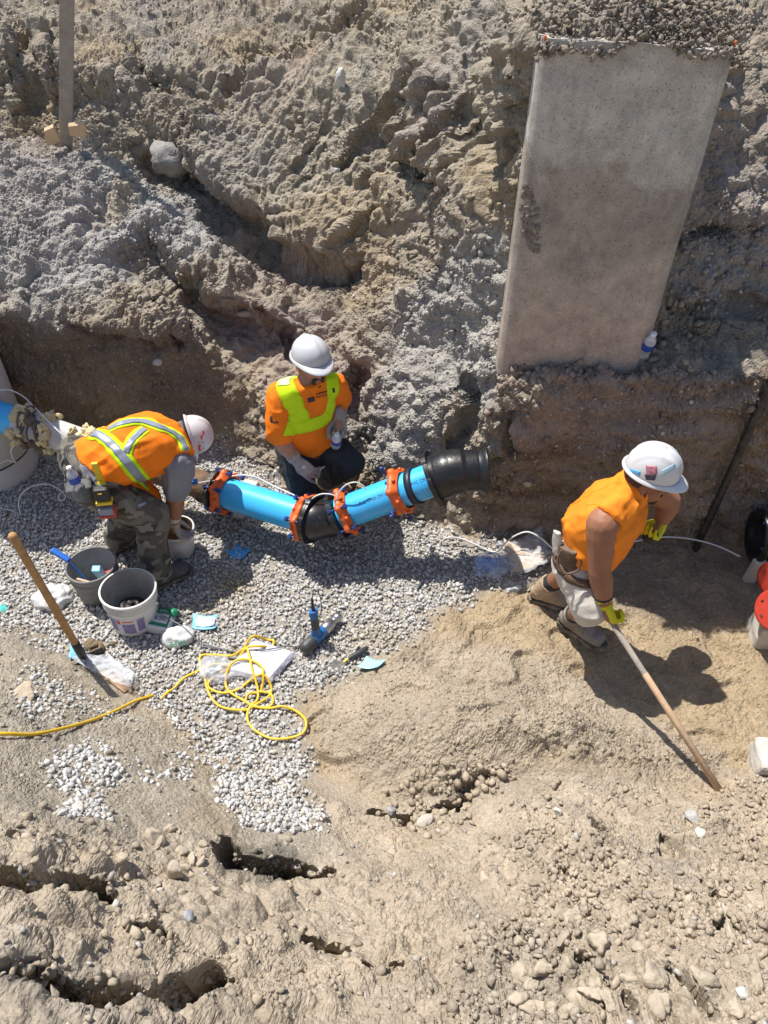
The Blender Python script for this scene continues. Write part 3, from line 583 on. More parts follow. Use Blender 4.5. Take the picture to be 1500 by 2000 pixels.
def patch(bv, poly_px, off, name, m, parent, nu=8):
    """a quad patch given by four photo corners laid on the cloth"""
    a, b, c, d = poly_px; vs = []
    for j in range(nu+1):
        for i in range(nu+1):
            s_, t = i/nu, j/nu
            x = (a[0]*(1-s_)+b[0]*s_)*(1-t)+(d[0]*(1-s_)+c[0]*s_)*t; y = (a[1]*(1-s_)+b[1]*s_)*(1-t)+(d[1]*(1-s_)+c[1]*s_)*t
            p = on(bv, x, y); g = bv.find_nearest(p); n_ = g[1]
            if n_.dot(ray(x, y)) > 0: n_ = -n_
            vs.append(g[0]+n_*off)
    k = nu+1; mb = MB(); mb.add(vs, [(j*k+i, j*k+i+1, (j+1)*k+i+1, (j+1)*k+i) for j in range(nu) for i in range(nu)], True)
    o = mb.build(name, m, parent); sd = o.modifiers.new('t', 'SOLIDIFY'); sd.thickness = .0015; sd.offset = 0; return o
def frame(up, fwd):
    z = Vector(up).normalized(); y = Vector(fwd); y = (y-z*y.dot(z)).normalized(); x = y.cross(z); return Matrix((x, y, z)).transposed()
def head_parts(B, c, R, k=1.0):
    L = lambda x, y, z: c+R @ Vector((x*k, y*k, z*k))
    B.ell(L(0, -.005, .035), (.077*k, .096*k, .096*k), R); B.ell(L(0, .025, -.045), (.060*k, .068*k, .068*k), R); B.ell(L(0, .068, -.092), (.030*k, .024*k, .022*k), R)
    B.ell(L(0, .062, -.02), (.052*k, .034*k, .05*k), R); B.cap(L(0, .088, .022), L(0, .112, -.018), .009*k, .014*k); B.ell(L(0, .104, -.024), (.018*k, .012*k, .010*k), R)
    B.ell(L(-.035, .082, .038), (.026*k, .012*k, .010*k), R); B.ell(L(.035, .082, .038), (.026*k, .012*k, .010*k), R)
    B.ell(L(0, .088, -.056), (.026*k, .010*k, .007*k), R); B.ell(L(0, .087, -.068), (.022*k, .010*k, .007*k), R)
    for s in (-1, 1): B.ell(L(s*.078, -.008, -.005), (.010*k, .022*k, .034*k), R); B.ell(L(s*.045, .058, -.005), (.022*k, .022*k, .02*k), R)
def eyes(c, R, parent):
    for s in (-1, 1):
        e = MB().ball(c+R @ Vector((s*.033, .084, .016)), .0125, sub=2).build('eye', M_eye, parent)
        MB().ball(c+R @ Vector((s*.033, .0925, .0155)), .006, sub=2).build('iris', M_black, e)
def helmet(c, R, parent, m, ridge=3, k=1.0, brim=.046, hk=1.0):
    """hard hat: dome with raised ribs, drip edge, front bill; c is the centre of its rim"""
    vs = []; fs = []; nphi, nth = 72, 18; a0, b0, h0 = .112*k, .132*k, .130*k*hk
    for j in range(nth+1):
        th = math.pi/2*j/nth
        for i in range(nphi):
            ph = 2*math.pi*i/nphi; ct = math.cos(th)**.82; x, y, z = a0*math.cos(ph)*ct, b0*math.sin(ph)*ct, h0*math.sin(th)**.95
            up = .0055*math.exp(-(x/.018)**4)*sstep(.02, .07, z) if ridge else 0
            if ridge == 3: up += .0042*(math.exp(-((abs(x)-.052)/.009)**4))*float(sstep(.03, .08, z))*(y > -.12)
            n = Vector((x/a0**2, y/b0**2, z/h0**2)).normalized(); vs.append(c+R @ (Vector((x, y, z))+n*float(up)))
    for j in range(nth):
        for i in range(nphi): fs.append((j*nphi+i, j*nphi+(i+1) % nphi, (j+1)*nphi+(i+1) % nphi, (j+1)*nphi+i))
    o = MB().add(vs, fs, True).build('helmet', m, parent); sd = o.modifiers.new('t', 'SOLIDIFY'); sd.thickness = .003; sd.offset = -1
    rows_ = []
    for q, (e, dz) in enumerate(((0, .006), (.35, .001), (.8, -.004), (1, -.006), (1, -.009))):
        row = []
        for i in range(nphi):
            ph = 2*math.pi*i/nphi; fr = max(0, math.sin(ph))**3.2; ext = .009+brim*fr*k; x, y = math.cos(ph)*(a0+ext*e*.8), math.sin(ph)*(b0+ext*e)
            row.append(c+R @ Vector((x, y, dz-.010*fr*e**1.5-.003*fr)))
        rows_.append(row)
    bm_ = MB().ring_loft(rows_, (False, False)).build('brim', m, o); sd = bm_.modifiers.new('t', 'SOLIDIFY'); sd.thickness = .003
    band = MB().lathe(c+R @ Vector((0, 0, -.004)), R @ Vector((0, 0, 1)), [(-.02, .9), (.02, .9)], 40)
    band.v = [c+R @ Vector(((R.transposed() @ (v-c)).x*.100/.9*k, (R.transposed() @ (v-c)).y*.117/.9*k, (R.transposed() @ (v-c)).z)) for v in band.v]
    b_ = band.build('sweatband', M_black, o); sd = b_.modifiers.new('t', 'SOLIDIFY'); sd.thickness = .003
    return o
def glove(wrist, d, palm, side, curl, m, parent, name='glove', k=1.0, cuff=None, spread=1.0, thumb_in=.5, cuffm=None, cufflen=.06, m2=None, pinch=None):
    """five fingers on a palm; d along the fingers, palm = direction the palm faces, side +1 if the thumb is on the left of d seen from the back"""
    y = Vector(d).normalized(); z = -Vector(palm); z = (z-y*z.dot(y)).normalized(); x = y.cross(z); L = lambda a, b, c: wrist+(x*a*side+y*b+z*c)*k
    B = Blob(); B.cap(L(0, -.03, 0), L(0, .01, 0), .031*k, .033*k); 
    B.loft([(L(0, .0, 0), .032*k, .022*k), (L(0, .04, 0), .042*k, .020*k), (L(0, .085, 0), .044*k, .016*k), (L(0, .098, -.002), .040*k, .012*k)], x, 16)
    for f, (bx, ln) in enumerate(((.033, .070), (.011, .080), (-.011, .075), (-.032, .058))):
        cu = curl[f] if hasattr(curl, '__len__') else curl; a = .15*cu; p = L(bx, .088, -.002); pts = [p]; fan = bx*spread*2.2
        for q, s_ in enumerate((.45, .31, .26)):
            a += cu*(.95, 1.0, .7)[q]; dv = (x*side*fan*math.cos(a)+y*math.cos(a)-z*math.sin(a)).normalized(); p = p+dv*ln*s_*k*1.12; pts.append(p)
        B.chain(pts, [.0105*k, .0100*k, .0092*k, .0080*k])
    t0 = L(.026, .022, -.008); dv = (x*side*(.8-.5*thumb_in)+y*.75-z*(.15+.7*thumb_in)).normalized(); t1 = t0+dv*.045*k
    dv2 = (x*side*(.5-.9*thumb_in)+y*.85-z*(.1+.5*thumb_in)).normalized(); t2 = t1+dv2*.032*k; t3 = t2+(dv2-x*side*.25*thumb_in).normalized()*.026*k
    B.chain([t0, t1, t2, t3], [.016*k, .0125*k, .011*k, .009*k])
    o = B.build(name, m, parent, .0034, 2, fold=[(y, 70, .0012)])
    if cuff is not None:
        cb = Blob(); cb.cap(L(0, -.012, 0), wrist+(Vector(cuff)-wrist).normalized()*cufflen, .037*k, .041*k, flat=True); cb.build('cuff', cuffm or m, o, .005, 2, fold=[(y, 60, .002)])
    return o
def boot(an, toe, kn, name, m, parent, sole=None, sh=.15, k=1.0):
    an, toe = Vector(an), Vector(toe); f = (toe-an); f.z = 0; f.normalize(); up = Vector((0, 0, 1)); heel = Vector((an.x, an.y, toe.z))-f*.055; rt = f.cross(up)
    B = Blob(); zt = toe.z
    Z = lambda p, z: Vector((p.x, p.y, z))
    tp = Z(an, 0)+f*.185*k
    B.loft([(Z(heel-f*.01, zt+.045), .026, .036), (Z(heel+f*.03, zt+.045), .038, .044), (Z(an+f*.06, zt+.042), .042, .044), (Z(an+f*.115, zt+.036), .050, .038), (Z(tp-f*.03, zt+.033), .049, .036), (Z(tp, zt+.030), .032, .026)], rt, 18)
    sd = (Vector(kn)-an).normalized(); B.cap(Z(an, zt+.06), an+sd*sh*.4, .046*k, .048*k); B.cap(an, an+sd*sh, .046*k, .052*k, flat='b'); B.cap(an+up*.01, Z(an+f*.11, zt+.05), .044*k, .036*k)
    o = B.build(name, m, parent, .0075, 2, fold=[(rt, 34, .003)], lumps=.002)
    sp_ = [(-.068, .0), (-.05, .030), (0, .038), (.06, .040), (.12, .051), (.17, .046), (.205, .026), (.215, .0)]
    ring = [an+f*a*k+rt*b for a, b in sp_]+[an+f*a*k-rt*b for a, b in reversed(sp_[1:-1])]
    mb = MB(); mb.ring_loft([[Z(p, zt-.028) for p in ring], [Z(p, zt+.004) for p in ring]], smooth=False); mb.build('sole', sole or M_sole, o)
    # laces across the instep
    for q in range(4):
        c = Z(an+f*(.035+.022*q), zt+.103-.014*q); MB().tube([c-rt*.030-up*.012, c+up*.004, c+rt*.030-up*.012], .003, 6).build('lace', M_lace, o)
    return o

M_skin = mat('skin', (.31, .140, .080), .55, .10, 20, .12, 240, spec=.35); M_skin2 = mat('skin_fair', (.42, .215, .14), .55, .12, 18, .12, 240, spec=.35)
M_eye = mat('eye_white', (.75, .72, .68), .3); M_black = mat('black', (.02, .02, .022), .55); M_hair = mat('hair', (.065, .042, .032), .8, .4, 90, .8, 220)
M_grey_hair = mat('grey_hair', (.16, .14, .13), .85, .4, 120, .8, 220); M_sole = mat('boot_sole', (.07, .06, .05), .9, dirt=(.3, .26, .2), dirt_amt=.6, dirt_scale=18)
M_lace = mat('lace', (.20, .12, .08), .9); M_white_hat = mat('helmet_white', (.60, .60, .61), .32, .04, 6, spec=.5, dirt=(.42, .38, .33), dirt_scale=14, dirt_amt=.22)
M_grey_hat = mat('helmet_grey', (.50, .51, .53), .35, .04, 6, spec=.5, dirt=(.40, .37, .33), dirt_scale=16, dirt_amt=.18)
M_orange = mat('hivis_orange', (.90, .215, .012), .8, .06, 9, .25, 420, spec=.2, dirt=(.42, .16, .05), dirt_scale=6, dirt_amt=.24)
M_orange_pale = mat('hivis_orange_pale', (.88, .255, .022), .8, .06, 9, .25, 420, spec=.2, dirt=(.55, .22, .07), dirt_scale=6, dirt_amt=.2)
M_lime = mat('hivis_lime', (.56, .80, .012), .75, .05, 12, .2, 400, spec=.2, dirt=(.35, .42, .05), dirt_scale=9, dirt_amt=.12)
M_silver = mat('reflective_silver', (.23, .255, .32), .42, .08, 30, .1, 300, spec=.6); M_pale_lime = mat('reflective_pale', (.66, .74, .30), .5, .08, 25)
M_pants = mat('dark_work_pants', (.022, .026, .032), .85, .25, 10, .3, 300, dirt=(.10, .095, .085), dirt_scale=6, dirt_amt=.22)
M_shorts = mat('cream_shorts', (.58, .55, .49), .85, .08, 8, .3, 300, dirt=(.30, .23, .16), dirt_scale=7, dirt_amt=.33)
M_tee = mat('grey_tee', (.21, .215, .24), .85, .1, 10, .25, 350)
M_boot_tan = mat('tan_boot', (.36, .26, .17), .8, .15, 14, .4, 90, dirt=(.44, .38, .29), dirt_scale=9, dirt_amt=.5)
M_boot_grey = mat('grey_boot', (.22, .185, .16), .8, .2, 14, .4, 90, dirt=(.33, .31, .28), dirt_scale=9, dirt_amt=.5)
M_boot_dust = mat('dusty_boot', (.085, .085, .088), .85, .2, 12, .4, 90, dirt=(.17, .165, .155), dirt_scale=7, dirt_amt=.5)
M_sock = mat('sock', (.03, .032, .036), .95, .2, 40, .5, 300)
M_glove_y = mat('yellow_glove', (.66, .60, .012), .75, .08, 25, .4, 320, dirt=(.30, .26, .05), dirt_scale=14, dirt_amt=.2); M_glove_k = mat('black_rubber_palm', (.02, .021, .022), .6, .2, 40, .5, 150)
M_glove_g = mat('grey_glove', (.36, .33, .31), .85, .1, 25, .4, 320, dirt=(.16, .14, .13), dirt_scale=14, dirt_amt=.3)
M_leather = mat('brown_leather', (.115, .07, .042), .6, .2, 20, .4, 120, dirt=(.26, .2, .14), dirt_scale=12, dirt_amt=.3)
M_pouch = mat('pouch_canvas', (.11, .115, .115), .85, .12, 14, .3, 260, dirt=(.18, .17, .155), dirt_scale=6, dirt_amt=.3)
M_red = mat('red_ink', (.62, .05, .05), .6); M_decal_blue = mat('decal_blue', (.10, .38, .66), .5); M_ink = mat('dark_print', (.045, .03, .03), .7, .3, 60)
m_camo, t, b = new_mat('camouflage_cloth'); L_ = t.links.new; tc = nd(t, 'ShaderNodeTexCoord'); cur = None
for q, (sc_n, lo, hi, colr) in enumerate(((7., 0, 0, (.10, .092, .075)), (8., .50, .52, (.160, .148, .124)), (9., .56, .575, (.058, .054, .047)), (12., .61, .63, (.21, .195, .165)))):
    if cur is None:
        rgb = nd(t, 'ShaderNodeRGB'); rgb.outputs[0].default_value = (*colr, 1); cur = rgb.outputs[0]; continue
    mp_ = nd(t, 'ShaderNodeMapping'); mp_.inputs['Location'].default_value = (q*3.1, q*1.7, q*5.3); mp_.inputs['Scale'].default_value = (1, 1, 1.5); L_(tc.outputs['Object'], mp_.inputs[0])
    n_ = nd(t, 'ShaderNodeTexNoise', i_Scale=sc_n, i_Detail=1.5, i_Roughness=.4); L_(mp_.outputs[0], n_.inputs['Vector'])
    r_ = nd(t, 'ShaderNodeMapRange', i_From_Min=lo, i_From_Max=hi); L_(n_.outputs['Fac'], r_.inputs['Value'])
    x_ = nd(t, 'ShaderNodeMix', data_type='RGBA'); L_(r_.outputs[0], x_.inputs[0]); L_(cur, x_.inputs[6]); x_.inputs[7].default_value = (*colr, 1); cur = x_.outputs[2]
L_(cur, b.inputs['Base Color']); b.inputs['Roughness'].default_value = .9; b.inputs['Specular IOR Level'].default_value = .2
nb_ = nd(t, 'ShaderNodeTexNoise', i_Scale=300.); L_(tc.outputs['Object'], nb_.inputs['Vector']); bb_ = nd(t, 'ShaderNodeBump', i_Strength=.3, i_Distance=.005); L_(nb_.outputs['Fac'], bb_.inputs['Height']); L_(bb_.outputs[0], b.inputs['Normal'])

def lerp(a, b, t): return Vector(a)*(1-t)+Vector(b)*t
def body(J, R3, parent, m, k=1.0, ak=1.0):
    """skin: one continuous figure from head to feet"""
    r = (J['shR']-J['shL']).normalized(); B = Blob()
    B.loft([(J['hip']-(J['sp']-J['hip'])*.2, .13, .09), (J['hip'], .15, .105), (J['sp'], .145, .105), (lerp(J['sp'], J['neck'], .6), .16, .105), (lerp(J['sp'], J['neck'], .88), .14, .08), (J['neck'], .07, .06)], r)
    B.cap(J['neck'], J['head']+R3 @ Vector((0, -.02, -.03)), .060, .056); head_parts(B, J['head'], R3)
    for s in 'RL':
        u = lerp(J['sh'+s], J['el'+s], .5); q = lerp(J['el'+s], J['wr'+s], .35)
        B.cap(lerp(J['neck'], J['sh'+s], .3), J['sh'+s], .062*ak, .066*ak); B.cap(J['sh'+s], lerp(J['sh'+s], u, .5), .066*ak, .064*ak); B.cap(lerp(J['sh'+s], u, .5), u, .064*ak, .056*ak); B.cap(u, J['el'+s], .056*ak, .045*ak)
        B.cap(J['el'+s], q, .046*ak, .048*ak); B.cap(q, J['wr'+s], .048*ak, .031*ak); B.cap(J['wr'+s], J['ha'+s], .029, .022)
        B.cap(J['hi'+s], J['kn'+s], .080, .058); B.cap(J['kn'+s], lerp(J['kn'+s], J['an'+s], .3), .055, .058); B.cap(lerp(J['kn'+s], J['an'+s], .3), J['an'+s], .058, .038); B.cap(J['an'+s], J['to'+s], .036, .026)
    return B.build('body', m, parent, .0072, 2)

# ---- the walking worker with the pole
def worker_walking():
    J = dict(hip=at(1140, 1082, .66), neck=at(1214, 972, 1.09), head=at(1262, 938, 1.16), shR=at(1178, 1022, 1.03), shL=at(1250, 940, 1.07), elR=at(1170, 1110, .79), wrR=at(1182, 1178, .58), haR=at(1190, 1208, .53),
             elL=at(1308, 978, .93), wrL=at(1292, 1018, .80), haL=at(1275, 1045, .76), knR=at(1152, 1184, .50), anR=at(1116, 1203, .12), toR=at(1150, 1245, .035), knL=at(1122, 1108, .44), anL=at(1060, 1150, .12), toL=at(1098, 1178, .035))
    J['sp'] = lerp(J['hip'], J['neck'], .48)+V(-.035, .03, .02); r = (J['shR']-J['shL']).normalized(); J['hiR'] = J['hip']+r*.085; J['hiL'] = J['hip']-r*.085
    R3 = frame((.17, -.04, .98), (.9, -.32, -.18)); fw = V(.8, -.6, 0)
    T = thing('person', 'bare-armed worker in a sleeveless orange shirt and cream shorts, striding with a wooden pole', 'person', (J['anR'].x, J['anR'].y, 0))
    body(J, R3, T, M_skin, 1., 1.2); eyes(J['head'], R3, T)
    # hair under the helmet and stubble
    Bh = Blob(); L = lambda x, y, z: J['head']+R3 @ Vector((x, y, z)); Bh.ell(L(0, -.03, .02), (.083, .083, .085), R3); Bh.cap(L(-.070, .005, -.01), L(-.068, .018, -.045), .012, .007); Bh.cap(L(.070, .005, -.01), L(.068, .018, -.045), .012, .007); Bh.build('hair', M_hair, T, .006, 1, lumps=.004)
    Bb = Blob(); Bb.ell(L(0, .060, -.093), (.040, .036, .020), R3); Bb.ell(L(0, .093, -.047), (.026, .010, .006), R3); Bb.build('beard', M_hair, T, .005, 1, lumps=.003)
    hm = helmet(J['head']+R3 @ Vector((0, .0, .062)), R3, T, M_white_hat, 3, .96, hk=1.1)
    # shirt
    B = Blob(); up = (J['neck']-J['hip']).normalized()
    B.loft([(lerp(J['hip'], J['neck'], .17), .172, .150, .02), (lerp(J['hip'], J['neck'], .28), .180, .162, .03), (J['sp'], .188, .172, .04), (lerp(J['sp'], J['neck'], .5), .192, .165, .035), (lerp(J['sp'], J['neck'], .82), .182, .135, .02), (lerp(J['sp'], J['neck'], 1.0), .13, .095), (J['neck']+up*.045+fw*.01, .085, .078)], r)
    for s in 'RL': B.cap(lerp(J['neck'], J['sh'+s], .35), lerp(J['neck'], J['sh'+s], .84), .098, .096, flat='b')
    B.cap(lerp(J['shR'], J['hip'], .15)-r*.04, lerp(J['shR'], J['hip'], .45)-r*.05, .08, .095); B.cap(lerp(J['shL'], J['hip'], .15)+r*.03, lerp(J['shL'], J['hip'], .45)+r*.04, .075, .09)
    sh = B.build('shirt', M_orange_pale, T, .0076, 3, fold=[(V(.3, -.3, 1), 7, .016), (V(1, .2, .5), 12, .009)], lumps=.003)
    bv = bvh_of(sh)
    ribbon(bv, [on(bv, *p) for p in ((1096, 1008), (1118, 985), (1150, 968), (1185, 950), (1205, 942))], .006, .001, 'seam', M_orange, sh, 2)
    ribbon(bv, [on(bv, *p) for p in ((1147, 986), (1165, 984), (1190, 1002), (1210, 1026), (1219, 1042))], .012, .001, 'armhole_hem', M_orange_pale, sh, 3)
    # shorts
    B = Blob(); B.loft([(lerp(J['hip'], J['neck'], .12), .168, .125), (J['hip'], .180, .135), (lerp(J['hip'], (J['knR']+J['knL'])/2, .25), .175, .13)], r)
    for s, t_ in (('R', 1.02), ('L', .80)): B.cap(J['hi'+s], lerp(J['hi'+s], J['kn'+s], .55), .115, .100); B.cap(lerp(J['hi'+s], J['kn'+s], .45), lerp(J['hi'+s], J['kn'+s], t_), .103, .098, flat='a')
    B.cap(J['knR'], at(1150, 1192, .40), .092, .088, flat='b')
    so_ = B.build('shorts', M_shorts, T, .0078, 3, fold=[(V(.2, -.2, 1), 9, .010), (V(1, 0, .2), 14, .006)], lumps=.003)
    # belt with pouch
    bvs = bvh_of(so_); pts = []
    for a in np.linspace(0, 2*math.pi, 22): 
        y_ = up.cross(r); pts.append(bvs.find_nearest(lerp(J['hip'], J['neck'], .10)+(r*math.cos(a)*.22+y_*math.sin(a)*.18))[0])
    ribbon(bvs, pts, .045, .006, 'belt', M_leather, T, 2, 4)
    p0 = on(bvs, 1112, 1083)-ray(1112, 1083).normalized()*.03; tp = thing_part = Blob(); tp.loft([(p0+V(-.01, .0, .05), .055, .026), (p0, .06, .035), (p0+V(.01, 0, -.11), .055, .032), (p0+V(.012, 0, -.14), .035, .018)], r.cross(V(0, 0, 1)).normalized()); po = tp.build('tool_pouch', M_leather, T, .006, 2, lumps=.004)
    pts = [p0+V(-.055, -.03, .06), p0+V(-.065, -.05, .0), p0+V(-.03, -.085, -.045), p0+V(.03, -.085, -.02), p0+V(.04, -.06, .04)]; MB().tube(spline(pts, 8), .006, 8).build('pouch_strap', M_leather, po)
    pw = p0+V(-.06, .05, .02); tw = Blob(); tw.loft([(pw+V(-.01, 0, .09), .022, .010), (pw+V(0, 0, .02), .030, .014), (pw+V(.01, -.01, -.06), .026, .012)], V(.6, -.8, 0)); tw.build('rag', M_shorts, T, .005, 1, lumps=.007)
    for s, m_, sh_ in (('R', M_boot_grey, .085), ('L', M_boot_tan, .10)):
        boot(J['an'+s], J['to'+s], J['kn'+s], 'boot', m_, T, sh=sh_, k=1.15)
        d = (J['kn'+s]-J['an'+s]).normalized(); sk = Blob(); sk.cap(J['an'+s]+d*.06, J['an'+s]+d*(.145 if s == 'L' else .11), .052, .053, flat=True); sk.build('sock', M_sock, T, .006, 2, fold=[(V(1, 0, 0), 30, .004)])
    d = (at(1400, 1535, z=.13)-J['haR']).normalized()
    g = glove(J['wrR'], (J['haR']-J['wrR'])+V(.02, -.02, -.02), V(.75, .45, .25), 1, 1.15, M_glove_y, T, cuff=J['elR'], cufflen=.045, thumb_in=.75, k=1.08)
    MB().lathe(J['wrR']+(J['elR']-J['wrR']).normalized()*.040, (J['elR']-J['wrR']), [(0, .045), (.012, .046), (.012, .040)], 24).build('cuff_edge', M_black, g)
    g2 = glove(J['wrL'], (J['haL']-J['wrL'])+V(-.03, -.03, -.03), V(-.75, -.6, .1), -1, 1.0, M_glove_y, T, cuff=J['elL'], cufflen=.05, thumb_in=.6, k=1.05)
    pb = Blob(); c = J['wrL']+(J['haL']-J['wrL']).normalized()*.07+V(-.025, -.022, -.01); pb.ell(c, (.045, .032, .045)); pb.build('palm_coating', M_glove_k, g2, .005, 1, lumps=.006)
    # stickers on the helmet, drawn on its near side
    bh = bvh_of(hm)
    patch(bh, ((1232, 915), (1251, 921), (1250, 929), (1231, 922)), .0015, 'sticker', M_decal_blue, hm, 4)
    patch(bh, ((1261, 909), (1283, 910), (1284, 926), (1263, 928)), .0015, 'sticker', mat('sticker_red', (.42, .16, .20), .5, .5, 60), hm, 5)
    patch(bh, ((1259, 926), (1282, 927), (1279, 938), (1262, 937)), .0015, 'sticker', mat('sticker_dark', (.05, .05, .07), .5, .6, 70), hm, 5)
    patch(bh, ((1292, 919), (1318, 905), (1319, 914), (1293, 929)), .0015, 'sticker', mat('sticker_pale_blue', (.34, .50, .58), .5), hm, 5)
    return T, J, d
W3, J3, pole_dir = worker_walking()

# ---- the kneeling worker behind the pipe
def worker_kneeling():
    J = dict(hip=at(600, 872, .52), neck=at(600, 750, 1.02), head=at(607, 711, 1.125), shR=at(549, 774, .955), shL=at(650, 752, .965), elR=at(546, 858, .70), wrR=at(580, 900, .56), haR=at(605, 920, .49),
             elL=at(663, 792, y=3.98), wrL=at(662, 815, y=3.76), haL=at(662, 838, y=3.69), knR=at(590, 955, .33), anR=V(-.42, 3.70, .09), toR=V(-.38, 3.58, .03), knL=at(686, 903, .47), anL=at(636, 936, .12), toL=at(664, 962, .035))
    J['sp'] = lerp(J['hip'], J['neck'], .48)+V(-.01, .02, 0); r = (J['shR']-J['shL']).normalized(); J['hiR'] = J['hip']+r*.09; J['hiL'] = J['hip']-r*.09
    R3 = frame((.05, -.04, 1), (.50, -.86, -.02)); fw = V(.35, -.93, 0); up = (J['neck']-J['hip']).normalized()
    T = thing('person', 'bearded worker in orange T-shirt with lime stripes and dark trousers, crouching behind the blue pipe', 'person', (J['anR'].x, J['anR'].y, 0))
    body(J, R3, T, M_skin2, 1., 1.08); eyes(J['head'], R3, T); L = lambda x, y, z: J['head']+R3 @ Vector((x, y, z))
    Bh = Blob(); Bh.ell(L(0, -.03, .02), (.082, .083, .085), R3); Bh.build('hair', M_hair, T, .006, 1, lumps=.004)
    Bb = Blob(); Bb.ell(L(0, .080, -.096), (.034, .026, .026), R3); Bb.ell(L(0, .096, -.043), (.026, .007, .006), R3)
    for s in (-1, 1): Bb.cap(L(s*.029, .094, -.046), L(s*.026, .085, -.09), .009, .011); Bb.cap(L(s*.062, .03, -.065), L(s*.03, .075, -.098), .010, .012)
    Bb.build('beard', M_hair, T, .0045, 1, lumps=.004)
    helmet(J['head']+R3 @ Vector((0, 0, .056)), R3, T, M_grey_hat, 1, .95, hk=.9)
    B = Blob()
    B.loft([(lerp(J['hip'], J['neck'], .02), .165, .125), (lerp(J['hip'], J['neck'], .14), .176, .135), (J['sp'], .180, .135), (lerp(J['sp'], J['neck'], .5), .182, .130), (lerp(J['sp'], J['neck'], .84), .170, .108), (lerp(J['sp'], J['neck'], 1.0), .11, .085), (J['neck']+up*.025, .078, .074)], r)
    for s in 'RL': B.cap(lerp(J['neck'], J['sh'+s], .4), J['sh'+s], .082, .084); B.cap(J['sh'+s], lerp(J['sh'+s], J['el'+s], .45), .084, .083); B.cap(lerp(J['sh'+s], J['el'+s], .4), lerp(J['sh'+s], J['el'+s], .82 if s == 'R' else .62), .083, .085, flat='a')
    sh = B.build('shirt', M_orange, T, .0076, 3, fold=[(V(.2, 0, 1), 7, .014), (V(1, .2, .3), 12, .008)], lumps=.003); bv = bvh_of(sh)
    O = lambda pts: [on(bv, *p) for p in pts]
    ribbon(bv, O(((570, 723), (556, 745), (562, 765), (574, 790), (584, 812), (587, 832))), [.110, .120], .0025, 'lime_strap', M_lime, sh, 6)
    ribbon(bv, O(((641, 724), (648, 738), (650, 752), (649, 775), (645, 800), (641, 815))), [.088, .070], .0025, 'lime_strap', M_lime, sh, 5)
    ribbon(bv, O(((558, 836), (575, 835), (595, 835), (615, 829), (632, 820), (643, 809))), .098, .0040, 'lime_waistband', M_lime, sh, 6)
    ribbon(bv, O(((568, 727), (556, 742), (554, 753))), .075, .0050, 'reflective_patch', M_pale_lime, sh, 5)
    ribbon(bv, O(((595, 742), (610, 753), (622, 754), (634, 746))), .007, .0015, 'collar_seam', M_orange_pale, sh, 2)
    # printed emblem and lettering on the chest, print on the sleeve
    patch(bv, ((600, 778), (613, 774), (615, 783), (602, 787)), .002, 'chest_emblem', M_ink, sh, 4)
    for row, (y0, h_) in enumerate(((768.5, 3.4), (774.5, 2.2))):
        for q in range(8):
            x = 617+q*2.85; y = y0-(q*.78)+row*.9; patch(bv, ((x, y), (x+1.7, y-.5), (x+1.8, y+h_-.5), (x+.1, y+h_)), .0015, 'chest_letter', M_ink, sh, 1)
    patch(bv, ((527.5, 812), (532, 813), (532, 825), (528, 823)), .002, 'sleeve_emblem', M_ink, sh, 3)
    for q in range(5): patch(bv, ((533+q*2.1, 821.5+q*.3), (534.5+q*2.1, 821.7+q*.3), (534.5+q*2.1, 825.8+q*.3), (533+q*2.1, 825.5+q*.3)), .0015, 'sleeve_letter', M_ink, sh, 1)
    patch(bv, ((648.5, 757), (653, 758), (654, 766), (649.5, 766)), .004, 'dark_badge', M_ink, sh, 3)
    B = Blob(); B.loft([(lerp(J['hip'], J['neck'], .12), .150, .112), (J['hip'], .168, .128), (J['hip']-up*.08, .160, .125)], r)
    for s in 'RL': B.cap(J['hi'+s], lerp(J['hi'+s], J['kn'+s], .6), .112, .098); B.cap(lerp(J['hi'+s], J['kn'+s], .5), J['kn'+s], .100, .086); B.cap(J['kn'+s], lerp(J['kn'+s], J['an'+s], .5), .086, .080); B.cap(lerp(J['kn'+s], J['an'+s], .4), lerp(J['kn'+s], J['an'+s], .93), .080, .078, flat='a')
    B.build('trousers', M_pants, T, .0078, 3, fold=[(V(.2, -.3, 1), 9, .011), (V(1, .2, 0), 13, .007)], lumps=.003)
    for s in 'RL': boot(J['an'+s], J['to'+s], J['kn'+s], 'boot', M_boot_tan, T, sh=.10)
    g = glove(J['wrR'], V(.62, -.25, -.58), V(.35, -.2, -.45)+V(0, .6, 0), 1, [.25, .45, .55, .6], M_glove_g, T, cuff=J['elR'], cufflen=.055, thumb_in=.45, k=1.12)
    bg = bvh_of(g); patch(bg, ((590, 911), (596, 908), (597, 914), (592, 915)), .0015, 'glove_badge', mat('badge_white', (.7, .7, .7), .6), g, 2)
    glove(J['wrL'], V(.02, -.55, -.80), V(-.2, -.85, .45), -1, [.85, .95, 1.0, 1.0], M_glove_g, T, cuff=J['elL'], cufflen=.035, thumb_in=.55, k=1.12)
    return T, J
W2, J2 = worker_kneeling()

